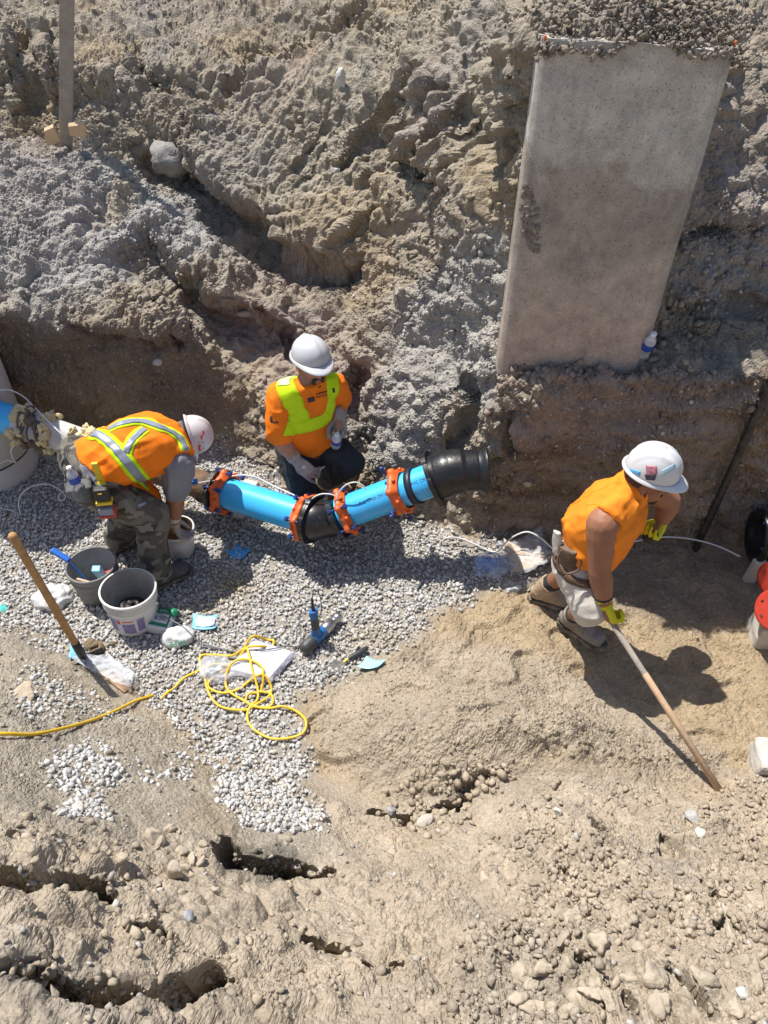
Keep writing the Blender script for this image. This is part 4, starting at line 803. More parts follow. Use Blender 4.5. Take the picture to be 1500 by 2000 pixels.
# ---- the bending worker
def worker_bending():
    J = dict(hip=at(168, 922, .73), neck=at(330, 850, .84), head=at(358, 856, .74), shR=at(350, 906, .73), shL=at(314, 856, .81), elR=at(343, 964, .52), wrR=at(340, 1020, .33), haR=at(341, 1036, .28),
             elL=at(352, 925, .58), wrL=at(346, 990, .38), haL=at(345, 1015, .29), hiR=at(182, 954, .69), knR=at(296, 1003, .48), anR=at(304, 1124, .10), toR=at(358, 1116, .03), knL=at(255, 985, .48), anL=at(232, 1050, .10), toL=at(266, 1052, .03))
    J['sp'] = at(244, 880, .87); J['hiL'] = J['hip']*2-J['hiR']; r = (J['hiR']-J['hiL']).normalized()
    R3 = frame((.92, .30, .10), (-.10, -.05, -1)); up = (J['neck']-J['hip']).normalized()
    T = thing('person', 'worker in orange reflective vest and camouflage trousers bending down into a white pail', 'person', (J['anR'].x, J['anR'].y, 0))
    body(J, R3, T, M_skin, 1., 1.15); eyes(J['head'], R3, T); L = lambda x, y, z: J['head']+R3 @ Vector((x, y, z))
    Bh = Blob(); Bh.ell(L(0, -.018, .015), (.082, .092, .088), R3); Bh.cap(L(-.073, .0, -.005), L(-.066, .03, -.06), .014, .012); Bh.cap(L(.073, .0, -.005), L(.066, .03, -.06), .014, .012); Bh.cap(L(0, -.06, -.02), L(0, -.045, -.06), .05, .045); Bh.build('hair', M_grey_hair, T, .006, 1, lumps=.003)
    hm = helmet(J['head']+R3 @ Vector((0, -.005, .050)), R3, T, mat('helmet_pinkish', (.60, .56, .57), .35, .04, 6, spec=.5, dirt=(.42, .38, .33), dirt_scale=14, dirt_amt=.25), 1, .93)
    bh = bvh_of(hm)
    ribbon(bh, [on(bh, *p) for p in ((396, 841), (397, 847), (393, 851), (394, 858))], .010, .0015, 'red_mark', M_red, hm, 2)
    patch(bh, ((387, 862), (399, 862), (399, 877), (388, 876)), .0015, 'sticker', mat('sticker_grey', (.55, .5, .5), .6, .5, 90), hm, 4)
    ribbon(bh, [on(bh, *p) for p in ((390, 868), (389, 874), (391, 880))], .012, .0025, 'red_mark', M_red, hm, 2)
    # grey T-shirt: sleeves and the hem showing below the vest
    B = Blob(); sp = J['sp']
    B.loft([(lerp(J['hip'], sp, -.05), .158, .112), (lerp(J['hip'], sp, .3), .154, .116), (sp, .145, .105), (lerp(sp, J['neck'], .6), .140, .095), (J['neck'], .08, .07)], r)
    for s in 'RL': B.cap(lerp(J['neck'], J['sh'+s], .75), J['sh'+s], .060, .092 if s == 'R' else .062); B.cap(J['sh'+s], lerp(J['sh'+s], J['el'+s], .5), .092 if s == 'R' else .062, .088 if s == 'R' else .066); B.cap(lerp(J['sh'+s], J['el'+s], .45), lerp(J['sh'+s], J['el'+s], .82), .088 if s == 'R' else .066, .084 if s == 'R' else .066, flat='a')
    B.build('shirt', M_tee, T, .0078, 3, fold=[(up, 10, .009), (V(.2, .2, 1), 12, .008)], lumps=.003)
    # vest
    B = Blob(); n_ = up.cross(r)
    B.loft([(lerp(J['hip'], sp, .30), .164, .126, 0, .10), (lerp(J['hip'], sp, .52), .168, .134, 0, .08), (lerp(J['hip'], sp, .82), .168, .136, 0, .04), (lerp(sp, J['neck'], .15), .166, .134), (lerp(sp, J['neck'], .45), .166, .130), (lerp(sp, J['neck'], .72), .168, .122), (lerp(sp, J['neck'], .94), .145, .10), (J['neck']+up*.03, .090, .084)], r)
    for s in 'RL': B.cap(lerp(J['neck'], J['sh'+s], .30), lerp(J['neck'], J['sh'+s], .80 if s == 'R' else 1.05), .102, .100, flat='b')
    B.cap(lerp(J['shR'], J['hip'], .18)-r*.03, lerp(J['shR'], J['hiR'], .45)-r*.04, .07, .08)
    # loose front hanging below the belly
    B.loft([(at(232, 930, .68), .12, .05), (at(270, 948, .60), .11, .045), (at(298, 968, .54), .085, .035), (at(309, 988, .49), .03, .02)], r)
    ve = B.build('vest', M_orange, T, .0076, 3, fold=[(V(1, -.4, -.4), 7, .015), (up, 12, .008)], lumps=.003); bv = bvh_of(ve); O = lambda pts: [on(bv, *p) for p in pts]
    for pts, wd in ((((172, 838), (198, 852), (222, 872), (242, 895), (258, 915), (272, 932), (284, 945)), .088), (((212, 838), (240, 826), (275, 822), (310, 832), (338, 846), (355, 860), (363, 880)), .070), (((284, 838), (266, 852), (252, 870), (246, 884)), .066)):
        P_ = O(pts)
        ribbon(bv, P_, wd, .0025, 'lime_band', M_lime, ve, 6); ribbon(bv, P_, wd*.50, .0055, 'silver_tape', M_silver, ve, 4)
    # trousers
    B = Blob(); B.loft([(lerp(J['hip'], sp, .22), .156, .118), (lerp(J['hip'], sp, .06), .170, .136), (lerp(J['hip'], sp, -.10), .165, .130), (lerp(J['hip'], sp, -.24), .150, .115)], r)
    for s in 'RL': B.cap(J['hi'+s], lerp(J['hi'+s], J['kn'+s], .55), .118, .112); B.cap(lerp(J['hi'+s], J['kn'+s], .5), J['kn'+s], .112, .098); B.cap(J['kn'+s], lerp(J['kn'+s], J['an'+s], .5), .096, .088); B.cap(lerp(J['kn'+s], J['an'+s], .45), lerp(J['kn'+s], J['an'+s], .97), .088, .086, flat='a')
    tr = B.build('trousers', m_camo, T, .0078, 3, fold=[(V(1, 0, -.25), 8, .014), (V(.1, 0, 1), 11, .010)], lumps=.004)
    # pocket pouch on the seat, belt
    btv = bvh_of(tr); O2 = lambda pts: [on(btv, *p) for p in pts]; tp = lambda px, py, off: on(btv, px, py)-ray(px, py).normalized()*off
    pk = Blob(); pk.loft([(tp(152, 942, .0), .075, .032), (tp(154, 958, .01), .082, .045), (tp(158, 976, .01), .070, .038)], V(.75, -.55, -.2).normalized()); pk.build('hip_pouch', M_pouch, T, .0065, 2, lumps=.004)
    ribbon(btv, O2(((128, 884), (133, 902), (145, 918), (168, 932), (196, 942))), .04, .008, 'belt', M_black, T, 3)
    ribbon(btv, O2(((128, 893), (122, 912), (119, 930), (120, 942))), .028, .009, 'strap', M_pouch, T, 3)
    patch(btv, ((268, 985), (283, 979), (286, 984), (270, 992)), .004, 'reflective_label', M_silver, tr, 3)
    h0 = tp(200, 958, .02); hb = Blob(); hb.loft([(h0+V(0, 0, .05), .038, .022), (h0, .040, .026), (h0+V(.01, 0, -.06), .034, .024)], V(.8, -.6, 0)); hb.build('tool_holster', M_black, T, .005, 1, lumps=.003)
    for s in 'RL': boot(J['an'+s], J['to'+s], J['kn'+s], 'boot', M_boot_dust, T, sh=.09, k=1.08)
    g = glove(J['wrR'], V(.15, .0, -1), V(.8, .2, 0), 1, [.5, .6, .6, .6], M_glove_g, T, cuff=J['elR'], cufflen=.04, k=1.05, cuffm=mat('cream_cuff', (.52, .46, .38), .9, .1, 30, .4, 200)); glove(J['wrL'], V(-.1, -.2, -1), V(-.8, -.2, 0), -1, [.5, .6, .6, .6], M_glove_g, T, cuff=J['elL'], cufflen=.04, k=1.05)
    return T, J, tp
W1, J1, on_hip = worker_bending()
# ---------------------------------------------------------------- structures and equipment
def film_mat(name, col, alpha, rough=.25):
    m, t, b = new_mat(name); L = t.links.new; b.inputs['Base Color'].default_value = (*col, 1); b.inputs['Roughness'].default_value = rough
    tc = nd(t, 'ShaderNodeTexCoord'); n = nd(t, 'ShaderNodeTexNoise', i_Scale=9., i_Detail=3., i_Distortion=2.); L(tc.outputs['Object'], n.inputs['Vector'])
    r = nd(t, 'ShaderNodeMapRange', i_From_Min=.3, i_From_Max=.7, i_To_Min=max(0, alpha-.2), i_To_Max=min(1, alpha+.3)); L(n.outputs['Fac'], r.inputs['Value']); L(r.outputs[0], b.inputs['Alpha'])
    bp = nd(t, 'ShaderNodeBump', i_Strength=.5, i_Distance=.02); L(n.outputs['Fac'], bp.inputs['Height']); L(bp.outputs[0], b.inputs['Normal']); return m
M_blue_pipe = mat('blue_pvc', (.05, .44, .86), .33, .05, 6, .03, 90, spec=.5, dirt=(.26, .42, .52), dirt_scale=11, dirt_amt=.28)
M_blk_iron = mat('black_iron', (.012, .012, .014), .34, .25, 16, .12, 60, spec=.5, dirt=(.13, .13, .125), dirt_scale=26, dirt_amt=.12)
M_gland = mat('orange_iron', (.66, .115, .018), .45, .12, 14, .15, 140, dirt=(.30, .08, .03), dirt_scale=12, dirt_amt=.22)
M_bolt = mat('blue_bolt', (.012, .035, .16), .35, .15, 30, spec=.6); M_rubber = mat('rubber', (.012, .016, .032), .45)
M_rust_pipe = mat('old_iron', (.17, .10, .055), .8, .3, 10, .5, 60, dirt=(.06, .045, .035), dirt_scale=6, dirt_amt=.55)
M_coat = mat('grey_coated_pipe', (.52, .52, .51), .75, .15, 14, .4, 90, dirt=(.24, .20, .15), dirt_scale=7, dirt_amt=.4)
M_foam = mat('yellow_insulation', (.66, .55, .32), .95, .25, 22, .8, 120, dirt=(.48, .37, .20), dirt_scale=10, dirt_amt=.3)
M_wrap = mat('brown_wrapping', (.12, .088, .066), .7, .4, 14, .6, 70, dirt=(.20, .16, .13), dirt_scale=9, dirt_amt=.35)
M_wire = mat('white_wire', (.66, .66, .66), .45, .05); M_greywire = mat('grey_cable', (.16, .165, .17), .5, .1)
M_yellow = mat('yellow_cord', (.72, .46, .02), .5, .08, 20, dirt=(.50, .38, .14), dirt_scale=9, dirt_amt=.3); M_card_b = mat('light_blue_sheet', (.20, .52, .74), .4, .10, 25)
M_wood = mat('handle_wood', (.40, .22, .085), .6, .25, 26, .25, 90, dirt=(.25, .15, .07), dirt_scale=6, dirt_amt=.3); M_pale_wood = mat('pale_wood', (.56, .38, .24), .65, .14, 20, .2, 120, dirt=(.38, .33, .28), dirt_scale=4, dirt_amt=.35)
M_grey_wood = mat('weathered_wood', (.30, .265, .225), .8, .15, 12, .4, 80, dirt=(.17, .145, .115), dirt_scale=4, dirt_amt=.4)
M_conc = mat('concrete_grey', (.36, .35, .33), .85, .08, 8, .4, 130, dirt=(.27, .25, .22), dirt_scale=4, dirt_amt=.4); M_conc_w = mat('pale_concrete', (.52, .50, .46), .85, .08, 10, .4, 130, dirt=(.40, .34, .26), dirt_scale=7, dirt_amt=.4)
M_steel = mat('dark_steel', (.06, .058, .055), .5, .25, 18, .4, 90, metal=.6, dirt=(.16, .13, .10), dirt_scale=9, dirt_amt=.4)
M_white_pl = mat('white_plastic', (.66, .66, .64), .45, .05, 10, .05, 60, dirt=(.42, .37, .30), dirt_scale=9, dirt_amt=.35); M_grey_pl = mat('dirty_pail', (.20, .20, .195), .7, .15, 10, .3, 70, dirt=(.10, .098, .092), dirt_scale=6, dirt_amt=.55)
M_cement = mat('cement_crust', (.33, .32, .30), .9, .25, 18, 1., 50, dirt=(.22, .205, .185), dirt_scale=9, dirt_amt=.5); M_red_paint = mat('red_paint', (.48, .045, .025), .4, .1, 12, .1, 80, spec=.5, dirt=(.30, .16, .12), dirt_scale=14, dirt_amt=.2)
M_film = film_mat('clear_film', (.74, .77, .82), .30); M_film_b = film_mat('blue_tinted_film', (.55, .66, .86), .34); M_paper = mat('white_paper', (.60, .61, .66), .6, .04, 10); M_bagw = mat('white_bag', (.55, .56, .57), .5, .05, 16, .6, 40, dirt=(.40, .37, .32), dirt_scale=8, dirt_amt=.4)
M_green = mat('green_print', (.012, .20, .10), .5, .1); M_blue_tool = mat('tool_blue', (.02, .12, .34), .4, .1, 20); M_dgrey = mat('tool_grey', (.045, .048, .05), .5, .2, 30, .2, 120, dirt=(.18, .17, .155), dirt_scale=20, dirt_amt=.3)
M_silver_m = mat('bare_metal', (.42, .42, .43), .35, .15, 30, metal=.9); M_kraft = mat('cardboard', (.52, .38, .24), .8, .1, 10, .3, 60, dirt=(.58, .47, .34), dirt_scale=6, dirt_amt=.2); M_blue_pl = mat('blue_plastic', (.02, .13, .52), .4, .1)
M_clear = film_mat('clear_bottle', (.80, .84, .90), .38, .12); M_label = mat('blue_label', (.02, .07, .42), .45, .2, 40); M_cap = mat('white_cap', (.75, .75, .76), .4); M_teal = mat('teal_scrap', (.05, .42, .36), .6); M_purple = mat('label_purple', (.20, .18, .34), .6, .3, 50); M_yell = mat('tool_yellow', (.70, .50, .02), .45)

def text(name, body, size, origin, xdir, ydir, m, parent, thick=.0008):
    cu = bpy.data.curves.new(name, 'FONT'); cu.body = body; cu.size = size; cu.extrude = thick; cu.align_x = 'CENTER'; cu.align_y = 'CENTER'
    o = bpy.data.objects.new(name, cu); COL.objects.link(o); dg = bpy.context.evaluated_depsgraph_get(); me = bpy.data.meshes.new_from_object(o.evaluated_get(dg)); bpy.data.objects.remove(o)
    x = Vector(xdir).normalized(); y = Vector(ydir); y = (y-x*y.dot(x)).normalized(); z = x.cross(y); off = ORG[parent.name] if parent else Vector((0, 0, 0))
    R = Matrix((x, y, z)).transposed()
    for v in me.vertices: v.co = R @ v.co+Vector(origin)-off
    me.materials.clear(); return link_mesh(name, me, m, parent)
def gh(px, py, lift=0.):
    p, n = hit(px, py); return p+V(0, 0, lift)
def sheet(name, corners, m, parent, lift=.012, curl=.012, n=8, thick=.0015, seed=0, label=None, cat=None, group=None, lumps=0.):
    """a thin flexible sheet lying on the ground (corners as photo pixels)"""
    a, b, c, d = [gh(*q, lift) for q in corners]; vs = []; r = random.Random(seed)
    for j in range(n+1):
        for i in range(n+1):
            s, t = i/n, j/n; p = (a*(1-s)+b*s)*(1-t)+(d*(1-s)+c*s)*t
            h = curl*((2*s-1)**2*(2*t-1)**2+.4*math.sin(3.1*s+seed)*math.sin(2.3*t+seed))
            vs.append(p+V(0, 0, h))
    if lumps:
        P_ = np.array([v[:] for v in vs]); q = fbm(P_*14+seed*7, 3)*lumps
        vs = [v+V(0, 0, abs(float(x))+0) for v, x in zip(vs, q)]
    k = n+1; mb = MB(); mb.add(vs, [(j*k+i, (j+1)*k+i, (j+1)*k+i+1, j*k+i+1) for j in range(n) for i in range(n)], True)
    o = mb.build(name, m, parent); s = o.modifiers.new('t', 'SOLIDIFY'); s.thickness = thick
    return tag(o, label, cat, group)
def lump_bag(name, px, py, rad, m, label, cat, seed=0, flat_=.45, lumps=.03, group=None, rot=0., parent=None, lift=0.):
    c = gh(px, py, rad[0]*flat_*.55+lift); bm = bmesh.new(); bmesh.ops.create_icosphere(bm, subdivisions=4, radius=1)
    v = np.array([x.co[:] for x in bm.verts], np.float32); bm.verts.index_update(); fs = [[x.index for x in f.verts] for f in bm.faces]; bm.free()
    nn = v.copy(); v = v*np.array([rad[0], rad[1], rad[0]*flat_]); q = v*np.array([26, 26, 26.])*(.06/max(rad)) if False else v*16
    hgt = lumps*(.6-1.6*np.abs(perlin(q+seed*11)))+lumps*.5*(.4-np.abs(perlin(q*2.3+seed)))
    v = v+nn*hgt[:, None]; cr, sr = math.cos(rot), math.sin(rot); v = np.stack([v[:, 0]*cr-v[:, 1]*sr, v[:, 0]*sr+v[:, 1]*cr, v[:, 2]], 1)
    o = MB().add([c+Vector(x) for x in v], fs, True).build(name, m, parent); return tag(o, label, cat, group) if label else o

# concrete slab standing on edge against the bank
SY = 3.60; TL, TR, BR_, BL = at(1060, 76, y=SY), at(1444, 100, y=SY), at(1256, 735, y=SY), at(972, 735, y=SY)
def slab():
    xs_ = [(0, .13), (0, .035), (.045, 0)]; nu, nv = 46, 70; rows_ = []
    for j in range(nv+1):
        t = j/nv; l = BL*(1-t)+TL*t; r = BR_*(1-t)+TR*t; w_ = (r-l).length; e = (r-l).normalized(); row = [l+V(0, .13, 0), l+V(0, .05, 0), l+V(0, .035, 0)]
        for i in range(nu+1): row.append(l+e*(.04+(w_-.10)*i/nu))
        row += [r+V(0, .05, 0), r+V(0, .06, 0), r+V(0, .13, 0)]; rows_.append(row)
    k = len(rows_[0]); vs = np.array([p[:] for r in rows_ for p in r], np.float32); f3 = fbm(vs*5, 4)*.003+np.minimum(0, fbm(vs*24, 3)+.25)*.004; vs[:, 1] -= f3
    edge = fbm(vs*9+3, 3)*.012; vs[-k:, 2] += edge[-k:]
    mb = MB(); mb.add(list(map(Vector, vs.tolist())), [(j*k+i, j*k+i+1, (j+1)*k+i+1, (j+1)*k+i) for j in range(nv) for i in range(k-1)], True)
    top = [Vector(v) for v in vs[-k:].tolist()]; mb.add(top+[p+V(0, .0, 0) for p in ()], [tuple(range(k))]); bk = [Vector(vs[0].tolist()), Vector(vs[k-1].tolist()), Vector(vs[-1].tolist()), Vector(vs[-k].tolist())]; mb.add(bk, [(3, 2, 1, 0)])
    m, t, b = new_mat('slab_concrete'); L = t.links.new; tc = nd(t, 'ShaderNodeTexCoord'); sp_ = nd(t, 'ShaderNodeSeparateXYZ'); L(tc.outputs['Object'], sp_.inputs[0])
    n1 = nd(t, 'ShaderNodeTexNoise', i_Scale=3.2, i_Detail=7., i_Roughness=.6); L(tc.outputs['Object'], n1.inputs['Vector'])
    ad = nd(t, 'ShaderNodeMath', operation='MULTIPLY_ADD'); L(n1.outputs['Fac'], ad.inputs[0]); ad.inputs[1].default_value = 1.1; L(sp_.outputs[2], ad.inputs[2])
    rp = nd(t, 'ShaderNodeValToRGB'); mr = nd(t, 'ShaderNodeMapRange', i_From_Min=1.6, i_From_Max=3.35); L(ad.outputs[0], mr.inputs['Value']); L(mr.outputs[0], rp.inputs[0])
    e = rp.color_ramp.elements; e[0].position = 0; e[0].color = (.42, .335, .285, 1); e[1].position = 1; e[1].color = (.42, .385, .35, 1)
    for pos, c in ((.22, (.46, .375, .305)), (.40, (.42, .355, .29)), (.56, (.34, .29, .24)), (.66, (.35, .30, .25)), (.72, (.47, .43, .375)), (.88, (.50, .46, .405))): q = e.new(pos); q.color = (*c, 1)
    n2 = nd(t, 'ShaderNodeTexNoise', i_Scale=9., i_Detail=12., i_Roughness=.8); L(tc.outputs['Object'], n2.inputs['Vector'])
    r2 = nd(t, 'ShaderNodeMapRange', i_From_Min=.3, i_From_Max=.7, i_To_Min=.58, i_To_Max=1.22); L(n2.outputs['Fac'], r2.inputs['Value'])
    mp_ = nd(t, 'ShaderNodeMapping'); mp_.inputs['Scale'].default_value = (22, 10, 3.); L(tc.outputs['Object'], mp_.inputs[0]); n3 = nd(t, 'ShaderNodeTexNoise', i_Scale=1., i_Detail=4.); L(mp_.outputs[0], n3.inputs['Vector'])
    r3 = nd(t, 'ShaderNodeMapRange', i_From_Min=.28, i_From_Max=.46, i_To_Min=.86, i_To_Max=1.); L(n3.outputs['Fac'], r3.inputs['Value'])
    vp = nd(t, 'ShaderNodeTexVoronoi', i_Scale=46.); L(tc.outputs['Object'], vp.inputs['Vector']); vr = nd(t, 'ShaderNodeMapRange', i_From_Min=.10, i_From_Max=.24, i_To_Min=.55, i_To_Max=1.); L(vp.outputs['Distance'], vr.inputs['Value'])
    n5 = nd(t, 'ShaderNodeTexNoise', i_Scale=190., i_Detail=3.); L(tc.outputs['Object'], n5.inputs['Vector']); r5 = nd(t, 'ShaderNodeMapRange', i_From_Min=.35, i_From_Max=.65, i_To_Min=.82, i_To_Max=1.16); L(n5.outputs['Fac'], r5.inputs['Value']); m5 = nd(t, 'ShaderNodeMath', operation='MULTIPLY'); L(r5.outputs[0], m5.inputs[0]); L(vr.outputs[0], m5.inputs[1]); m6 = nd(t, 'ShaderNodeMath', operation='MULTIPLY'); L(r3.outputs[0], m6.inputs[0]); L(m5.outputs[0], m6.inputs[1])
    mm = nd(t, 'ShaderNodeMath', operation='MULTIPLY'); L(r2.outputs[0], mm.inputs[0]); L(m6.outputs[0], mm.inputs[1]); s = nd(t, 'ShaderNodeVectorMath', operation='SCALE'); L(rp.outputs[0], s.inputs[0]); L(mm.outputs[0], s.inputs['Scale']); L(s.outputs[0], b.inputs['Base Color'])
    b.inputs['Roughness'].default_value = .9; bp = nd(t, 'ShaderNodeBump', i_Strength=.8, i_Distance=.008); L(n2.outputs['Fac'], bp.inputs['Height']); L(bp.outputs[0], b.inputs['Normal'])
    o = tag(mb.build('concrete_slab', m), 'tall grey concrete slab standing upright against the earth bank', 'slab')
    M_mud = mat('mud', (.20, .168, .135), .95, .25, 20, .8, 90)
    mb2 = MB(); rm = random.Random(8)
    for k in range(70):
        v, f = rock_template(900+k, 1, 3, .2); u = rm.uniform(-1, 1); wd_ = (1-u*u)**.5*16; c = at(1036-8*u+rm.uniform(-1, 1)*wd_, 428+u*66*-1, y=SY-.002); sz = rm.uniform(.006, .020); mb2.add([c+Vector((p[0]*sz, p[1]*sz*.5, p[2]*sz)) for p in v.tolist()], f.tolist())
    mb2.build('mud_splash', M_mud, o)
    M_or = mat('orange_marking', (.62, .16, .04), .7, .3, 40)
    for px, py in ((1064, 74), (1436, 84)): c = at(px, py, y=SY-.004); v, f = rock_template(px, 1, 3, .15); MB().add([c+Vector((p[0]*.009, p[1]*.006, p[2]*.013)) for p in v.tolist()], f.tolist(), True).build('orange_marking', M_or, o)
    return o
slab()
r = np.random.default_rng(31); n = 3600; xx = r.uniform(TL.x-.02, TR.x+.06, n); yy = SY+r.uniform(-.035, .42, n); edge_ = (TL.z+(TR.z-TL.z)*(xx-TL.x)/(TR.x-TL.x)); zz = edge_-.03+.035*np.sin(xx*7)+.02*np.sin(xx*19)+(.02+.12*np.clip(np.sin((yy-SY+.03)/.45*3.1), 0, 1))*r.uniform(0, 1.2, n)
s_ = .0035+.016*r.random(n)**3; stones('spilled_earth', np.stack([xx, yy, zz], 1), s_, np.array([[.24, .205, .165]])*r.uniform(.7, 1.2, (n, 1)), m_clod, 2, .8, 16, 10, .12, 'heap of loose dark earth resting on top of the slab', 12)
n = 420; xx = r.uniform(BL.x-.05, BR_.x+.05, n); yy = SY-r.uniform(-.02, .09, n); zz = np.array([gz(a, b_, 1.9) for a, b_ in zip(xx, yy)]); s_ = .008+.03*r.random(n)**2.5
stones('ledge_earth', np.stack([xx, yy, zz], 1), s_, np.array([[.25, .20, .16]])*r.uniform(.75, 1.2, (n, 1)), m_clod, 1, .8, 12, 6, .28, 'crumbled earth along the foot of the slab', 13)

# concrete manhole riser at the left
MC = V(-2.80, 4.22, 0)
def manhole():
    T = thing('manhole_riser', 'round grey concrete manhole riser with the blue pipe running into it', 'manhole', (MC.x, MC.y, 0)); m = mat('riser_concrete', (.56, .55, .53), .85, .06, 6, .3, 130, dirt=(.42, .40, .36), dirt_scale=3, dirt_amt=.3)
    MB().lathe(MC, (0, 0, 1), [(-.05, .335), (.16, .335), (.165, .325), (.165, .1)], 64).build('base_ring', m, T)
    MB().lathe(MC, (0, 0, 1), [(.175, .10), (.175, .318), (.18, .325), (1.75, .325), (1.76, .31), (1.76, .25), (.9, .25)], 64).build('riser_ring', m, T)
    MB().lathe(MC, (0, 0, 1), [(.163, .322), (.178, .322)], 64).build('joint_seal', M_black, T)
manhole()

# water main -------------------------------------------------------
PPT = [at(-70, 792, .585), at(40, 826, .53), at(215, 886, .40), at(330, 926, .325), at(438, 962, .275), at(603, 1012, .335), at(668, 1003, .355), at(846, 936, .60), at(952, 922, .64)]
def gland(c, ax, parent, seed=0, loose=False, n_b=6, bolts=True):
    """mechanical joint gland: scalloped orange ring with blue T-bolts"""
    ax = Vector(ax).normalized(); x = ax.orthogonal(); x = (V(0, 0, 1)-ax*ax.z).normalized(); y = ax.cross(x); N_ = 96; rings = []
    def R_(a): c6 = math.cos(n_b*(a-seed*.3)); return .131+.026*max(0, c6)**1.6
    P = lambda a, r, h: c+ax*h+(x*math.cos(a)+y*math.sin(a))*r
    for h, f in ((-.028, 0), (-.036, .12), (-.036, .34), (-.012, .58), (-.008, .97), (.012, 1.), (.022, .95), (.026, .5), (.026, 0)):
        rings.append([P(2*math.pi*i/N_, .1045+(R_(2*math.pi*i/N_)-.1045)*f, h) for i in range(N_)])
    o = MB().ring_loft(rings, closed=True).build('gland_ring', M_gland, parent)
    for k in range(n_b*2):                         # ribs and bosses between the bolts
        a = math.pi*k/n_b+seed*.3; q = P(a, .127, -.018); MB().ball(q, .012, sub=2).build('boss', M_gland, o) if k % 2 else None
    if bolts:
        for k in range(n_b):
            a = 2*math.pi*k/n_b+seed*.3; mb = MB(); q0 = P(a, .140, -.045); mb.tube([q0, q0+ax*.115], .0075, 8); mb.lathe(q0-ax*.004, ax, [(0, .001), (0, .0155), (.018, .0155), (.018, .001)], 6, smooth=False); mb.lathe(q0+ax*.098, ax, [(0, .001), (0, .014), (.016, .014), (.016, .001)], 6, smooth=False); mb.build('bolt', M_bolt, o)
    return o
def flange(c, ax, parent, r=.135, th=.018, m=None):
    N_ = 72; ax = Vector(ax).normalized(); x = (V(0, 0, 1)-ax*ax.z).normalized(); y = ax.cross(x); rings = []
    for h, f in ((-th, .0), (-th, 1.), (th, 1.), (th, 0.)): rings.append([c+ax*h+(x*math.cos(a)+y*math.sin(a))*(.092+((r+.008)*(1+.06*max(0, math.cos(6*a)))-.092)*f) for a in (2*math.pi*i/N_ for i in range(N_))])
    return MB().ring_loft(rings, closed=True, smooth=False).build('flange', m or M_blk_iron, parent)
